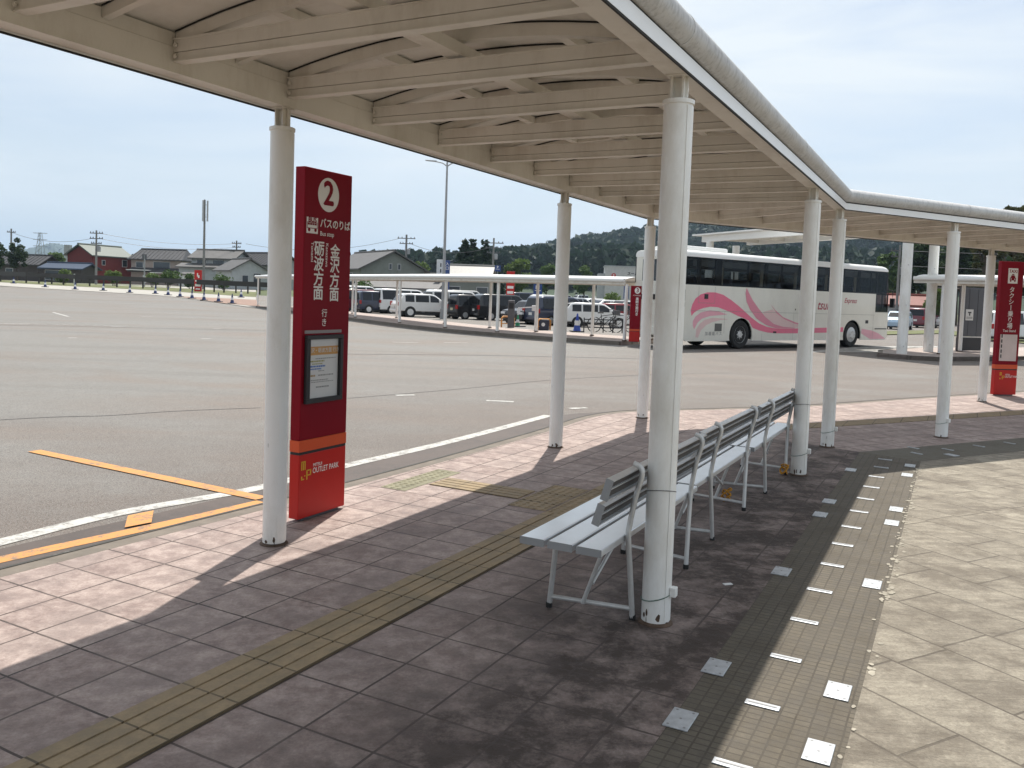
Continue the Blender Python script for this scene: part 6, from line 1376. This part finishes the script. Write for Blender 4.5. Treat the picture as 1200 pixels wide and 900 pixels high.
def tree(name, label, cat, x, ybase, Y, wpx, ytop, kind, m, seed, n=2500, leaf=None, group=None):
    p = atY(x, ybase, Y); p = (p[0], p[1], gz(p[0], p[1])); s = Y / FPX; H = atY(x, ytop, Y)[2] - p[2]; W_ = wpx * s / 2; rs = random.Random(seed)
    rt = thing(name, label, cat, p, rs.uniform(0, 6), group); blobs = []
    if kind == 'round':
        for k in range(16):
            a = rs.uniform(0, 6.28); r_ = W_ * rs.uniform(.1, .72); z = H * rs.uniform(.34, .90); f = 1 - abs(z / H - .55) * 0.9
            blobs.append((r_ * f * math.cos(a), r_ * f * math.sin(a), z, W_ * rs.uniform(.24, .40)))
        blobs.append((0, 0, H * .9, W_ * .25))
    elif kind == 'conifer':
        for k in range(16):
            z = H * (0.12 + 0.85 * k / 15); r_ = W_ * (1 - (k / 16.2) ** 1.7) * rs.uniform(.75, 1.1)
            for j in range(3): a = rs.uniform(0, 6.28); blobs.append((r_ * .55 * math.cos(a), r_ * .55 * math.sin(a), z, max(r_ * .5, W_ * .10)))
    elif kind == 'bush':
        for k in range(9): a = rs.uniform(0, 6.28); r_ = W_ * rs.uniform(0, .7); blobs.append((r_ * math.cos(a), r_ * math.sin(a) * .7, H * rs.uniform(.3, .72), max(H * .28, W_ * .2) * rs.uniform(.8, 1.1)))
    else:                                              # airy: long limbs, sky between the clusters
        for k in range(26): a = rs.uniform(0, 6.28); r_ = W_ * rs.uniform(.15, .9); blobs.append((r_ * math.cos(a), r_ * math.sin(a), H * rs.uniform(.36, .96), W_ * rs.uniform(.12, .2)))
    th = H * (.5 if kind in ('round', 'airy') else .9)
    if kind != 'bush':
        mb = MB(); mb.tube([(0, 0, -.1), (rs.uniform(-.1, .1) * W_ * .3, 0, th * .5), (rs.uniform(-.1, .1) * W_ * .4, 0, th)], [max(.08, H * .022), max(.06, H * .016), max(.03, H * .008)], 8)
        for bx, by, bz, br in blobs[:: (3 if kind == 'airy' else 4)]:
            if kind != 'conifer': mb.tube([(0, 0, min(th * .95, bz * .7)), (bx * .5, by * .5, bz * .85), (bx, by, bz)], [H * .010, H * .007, H * .003], 5)
        mb.build('trunk', BARK, rt, smooth=60)
    else:
        mb = MB()
        for bx, by, bz, br in blobs: mb.tube([(bx * .3, by * .3, 0), (bx * .7, by * .7, bz * .6), (bx, by, bz)], 0.02, 4)
        mb.build('stem', BARK, rt)
    cr_ = bpy.data.objects.new('crown', leaf_mesh('crown', blobs, n, leaf or max(.12, W_ * .09), m, seed)); COL.objects.link(cr_); cr_.parent = rt
    return rt
LDARK = leaf_mat('dark_foliage', (0.018, 0.036, 0.014), (0.045, 0.075, 0.026)); LMID = leaf_mat('green_foliage', (0.045, 0.085, 0.022), (0.10, 0.16, 0.045)); LBRIGHT = leaf_mat('light_green_foliage', (0.08, 0.13, 0.03), (0.17, 0.23, 0.07)); LOLIVE = leaf_mat('olive_foliage', (0.05, 0.06, 0.02), (0.12, 0.12, 0.05)); LCON = leaf_mat('conifer_foliage', (0.012, 0.026, 0.014), (0.030, 0.055, 0.028))
tree('dark_tree', 'dense dark tree at the left edge, tallest by the far left pole', 'tree', 20, 329, 112, 26, 276, 'round', LDARK, 1, 3000)
tree('dark_tree', 'broad dark tree at the very left edge of the photo', 'tree', -8, 329, 108, 40, 283, 'round', LDARK, 2, 3000)
tree('round_tree', 'green tree crown between the dark timber house and the red house', 'tree', 60, 331, 130, 40, 297, 'round', LMID, 3, 2200)
tree('round_tree', 'dark green tree between the red house and the tiled house', 'tree', 156, 332, 130, 18, 296, 'round', LDARK, 4, 1500)
for k, (x, y, w_, t_, l) in enumerate(((134, 331.5, 26, 315, 'green garden bush in front of the red house'), (196, 335, 34, 313.5, 'large green bush in front of the tiled house'), (178, 334, 16, 318, 'small green bush by the grey sign post'), (262, 337, 24, 316, 'green shrub before the pale low house'), (75, 331.5, 14, 314, 'low green shrub beside the lean-to'), (222, 335, 12, 319, 'little green shrub left of the red sign'))): tree('garden_bush', l, 'bush', x, y, 100, w_, t_, 'bush', LMID if k % 2 else LBRIGHT, 20 + k, 1100)
tree('conifer', 'dark conifer left of the pair, with an open top above the pale roof', 'tree', 543, 349, 118, 50, 281, 'conifer', LCON, 31, 6000, leaf=0.30, group='conifers behind the pale roof')
tree('conifer', 'dark conifer with the pointed top right of the pair above the pale roof', 'tree', 552, 349, 121, 42, 280, 'conifer', LCON, 32, 6000, leaf=0.30, group='conifers behind the pale roof')
tree('conifer', 'broad dark conifer left of the utility pole', 'tree', 566, 349, 117, 56, 282, 'conifer', LCON, 33, 7000, leaf=0.30, group='conifers behind the pale roof')
tree('round_tree', 'light green tree before the wooded hill, left of the lamp post', 'tree', 488, 349, 130, 36, 306, 'round', LBRIGHT, 34, 2200)
tree('round_tree', 'light green tree right of the utility pole, over the red sign', 'tree', 605, 350, 125, 44, 303, 'round', LBRIGHT, 35, 2600)
tree('round_tree', 'mid green tree behind the post at the middle of the car park', 'tree', 640, 350, 135, 34, 310, 'round', LMID, 36, 2000)
tree('round_tree', 'green tree left of the pale store, behind the traffic lights', 'tree', 684, 352, 140, 30, 309, 'round', LMID, 37, 1800)
tree('garden_bush', 'yellow-green bushes under the far canopy left of the far red sign', 'bush', 714, 353, 88, 34, 338, 'bush', LBRIGHT, 38, 1400)
tree('garden_bush', 'grey-green bushes at the left end of the far canopy', 'bush', 424, 346, 84, 34, 322, 'bush', LMID, 39, 1200)
for k, (x, Y, w_, t_, ki, m, l) in enumerate(((1074, 92, 60, 282, 'round', LDARK, 'dark tree behind the two tall posts'), (1120, 86, 66, 268, 'round', LDARK, 'large dark tree behind the right shelter canopy'), (1042, 110, 40, 292, 'round', LMID, 'dark green tree just right of the coach roof'), (1158, 80, 62, 258, 'round', LOLIVE, 'olive tree behind the farthest post of the canopy'), (1186, 62, 46, 236, 'airy', LOLIVE, 'tall open tree topping the canopy at the right edge'), (1206, 70, 80, 262, 'round', LDARK, 'dark tree behind the red taxi sign'), (1150, 66, 30, 243, 'airy', LOLIVE, 'slender tree with a few twigs above the canopy'), (1250, 66, 80, 240, 'round', LDARK, 'dark tree beyond the right edge of the photo'), (1098, 74, 30, 340, 'round', LBRIGHT, 'sunlit green tree low between the tall posts'))):
    tree('roadside_tree', l, 'tree', x, 366, Y, w_, t_, ki, m, 50 + k, 5200 if Y < 95 else 2600, leaf=0.30 if ki == 'round' else 0.16)
for k, (x, y, l) in enumerate(((1030, 389, 'clipped low hedge right of the coach front'), (1075, 388, 'clipped low hedge between the tall posts'), (1185, 398, 'clipped low hedge behind the red taxi sign'), (1150, 398, 'clipped low hedge behind the grey panels'))): pass
gp = [at(px, py) for px, py in ((1030, 393), (1100, 391.5), (1215, 405), (1215, 396), (1100, 387.5), (1030, 389))]
o = MB().add([(q[0], q[1], q[2] + 0.05) for q in gp], [tuple(range(6))]).build('verge', GRS2); structure(o)

# forest on the hills: thousands of crowns, one object per wood
def forest(name, label, dense, Y, depth, n, h, m, seed, rows=(0.15, 1.0)):
    rs = np.random.RandomState(seed); blobs = []; D_ = np.array([tuple(p) for p in dense])
    i = rs.rand(n) * (len(D_) - 1.001); i0 = i.astype(int); fr = (i - i0)[:, None]; P = D_[i0] * (1 - fr) + D_[i0 + 1] * fr
    f = rs.uniform(rows[0], rows[1], n) ** 0.8; f[: n // 5] = 1.0
    prof = np.sin(f * np.pi / 2) ** 0.8; y = Y - depth * (1 - f); sc = y / Y
    B = np.stack([P[:, 0] * sc, y, -1.6 + np.maximum(P[:, 2] - h * 0.95, 1) * prof], 1)
    hh = h * rs.uniform(.7, 1.35, n)
    q = 26; N_ = n * q; k = np.repeat(np.arange(n), q); u = rs.rand(N_)
    rad = (hh[k] * 0.36) * np.clip(1.15 - u, .12, 1) * np.sqrt(rs.rand(N_)); a = rs.rand(N_) * 6.283
    c = B[k] + np.stack([rad * np.cos(a), rad * np.sin(a), hh[k] * u], 1)
    A = rs.normal(size=(N_, 3)); A /= np.linalg.norm(A, axis=1)[:, None]; Bv = np.cross(A, rs.normal(size=(N_, 3))); Bv /= np.linalg.norm(Bv, axis=1)[:, None]
    s = (hh[k] * .15 * rs.uniform(.6, 1.3, N_))[:, None]; A *= s; Bv *= s * .8
    V = np.stack([c - A, c - Bv, c + A, c + Bv], 1).reshape(-1, 3)
    me = bpy.data.meshes.new(name); me.vertices.add(4 * N_); me.vertices.foreach_set('co', V.astype(np.float32).ravel()); me.loops.add(4 * N_); me.loops.foreach_set('vertex_index', np.arange(4 * N_, dtype=np.int32))
    me.polygons.add(N_); me.polygons.foreach_set('loop_start', np.arange(0, 4 * N_, 4, dtype=np.int32)); me.polygons.foreach_set('loop_total', np.full(N_, 4, np.int32)); me.materials.append(m); me.update(calc_edges=True)
    o = bpy.data.objects.new(name, me); COL.objects.link(o); tag(o, label, 'forest', kind='stuff'); return o
LHILL = leaf_mat('hill_foliage', (0.010, 0.025, 0.018), (0.028, 0.052, 0.028), 0.05)
forest('forest', 'dark wood on the nearer hill behind the car park and coach', R1, 380, 120, 3400, 9.5, LHILL, 11)
forest('forest', 'paler wood on the higher hill beyond', R2, 760, 300, 3800, 15, LHILL, 12)

# ================================================================== AIR
hz = MB().box(-7000, 7000, -3200, 9500, -40, 420).build('haze', bpy.data.materials.new('thin_haze'))
hm = hz.data.materials[0]; hm.use_nodes = True; ht = hm.node_tree; ht.nodes.clear()
ho = ht.nodes.new('ShaderNodeOutputMaterial'); hv = ht.nodes.new('ShaderNodeVolumePrincipled'); hv.inputs['Color'].default_value = (0.60, 0.78, 1.0, 1); hv.inputs['Density'].default_value = 0.00018; hv.inputs['Anisotropy'].default_value = 0.2
ht.links.new(hv.outputs[0], ho.inputs['Volume']); hz['kind'] = 'stuff'; hz['label'] = 'thin summer haze over the whole place'; hz['category'] = 'haze'
if not HAZE: bpy.data.objects.remove(hz)
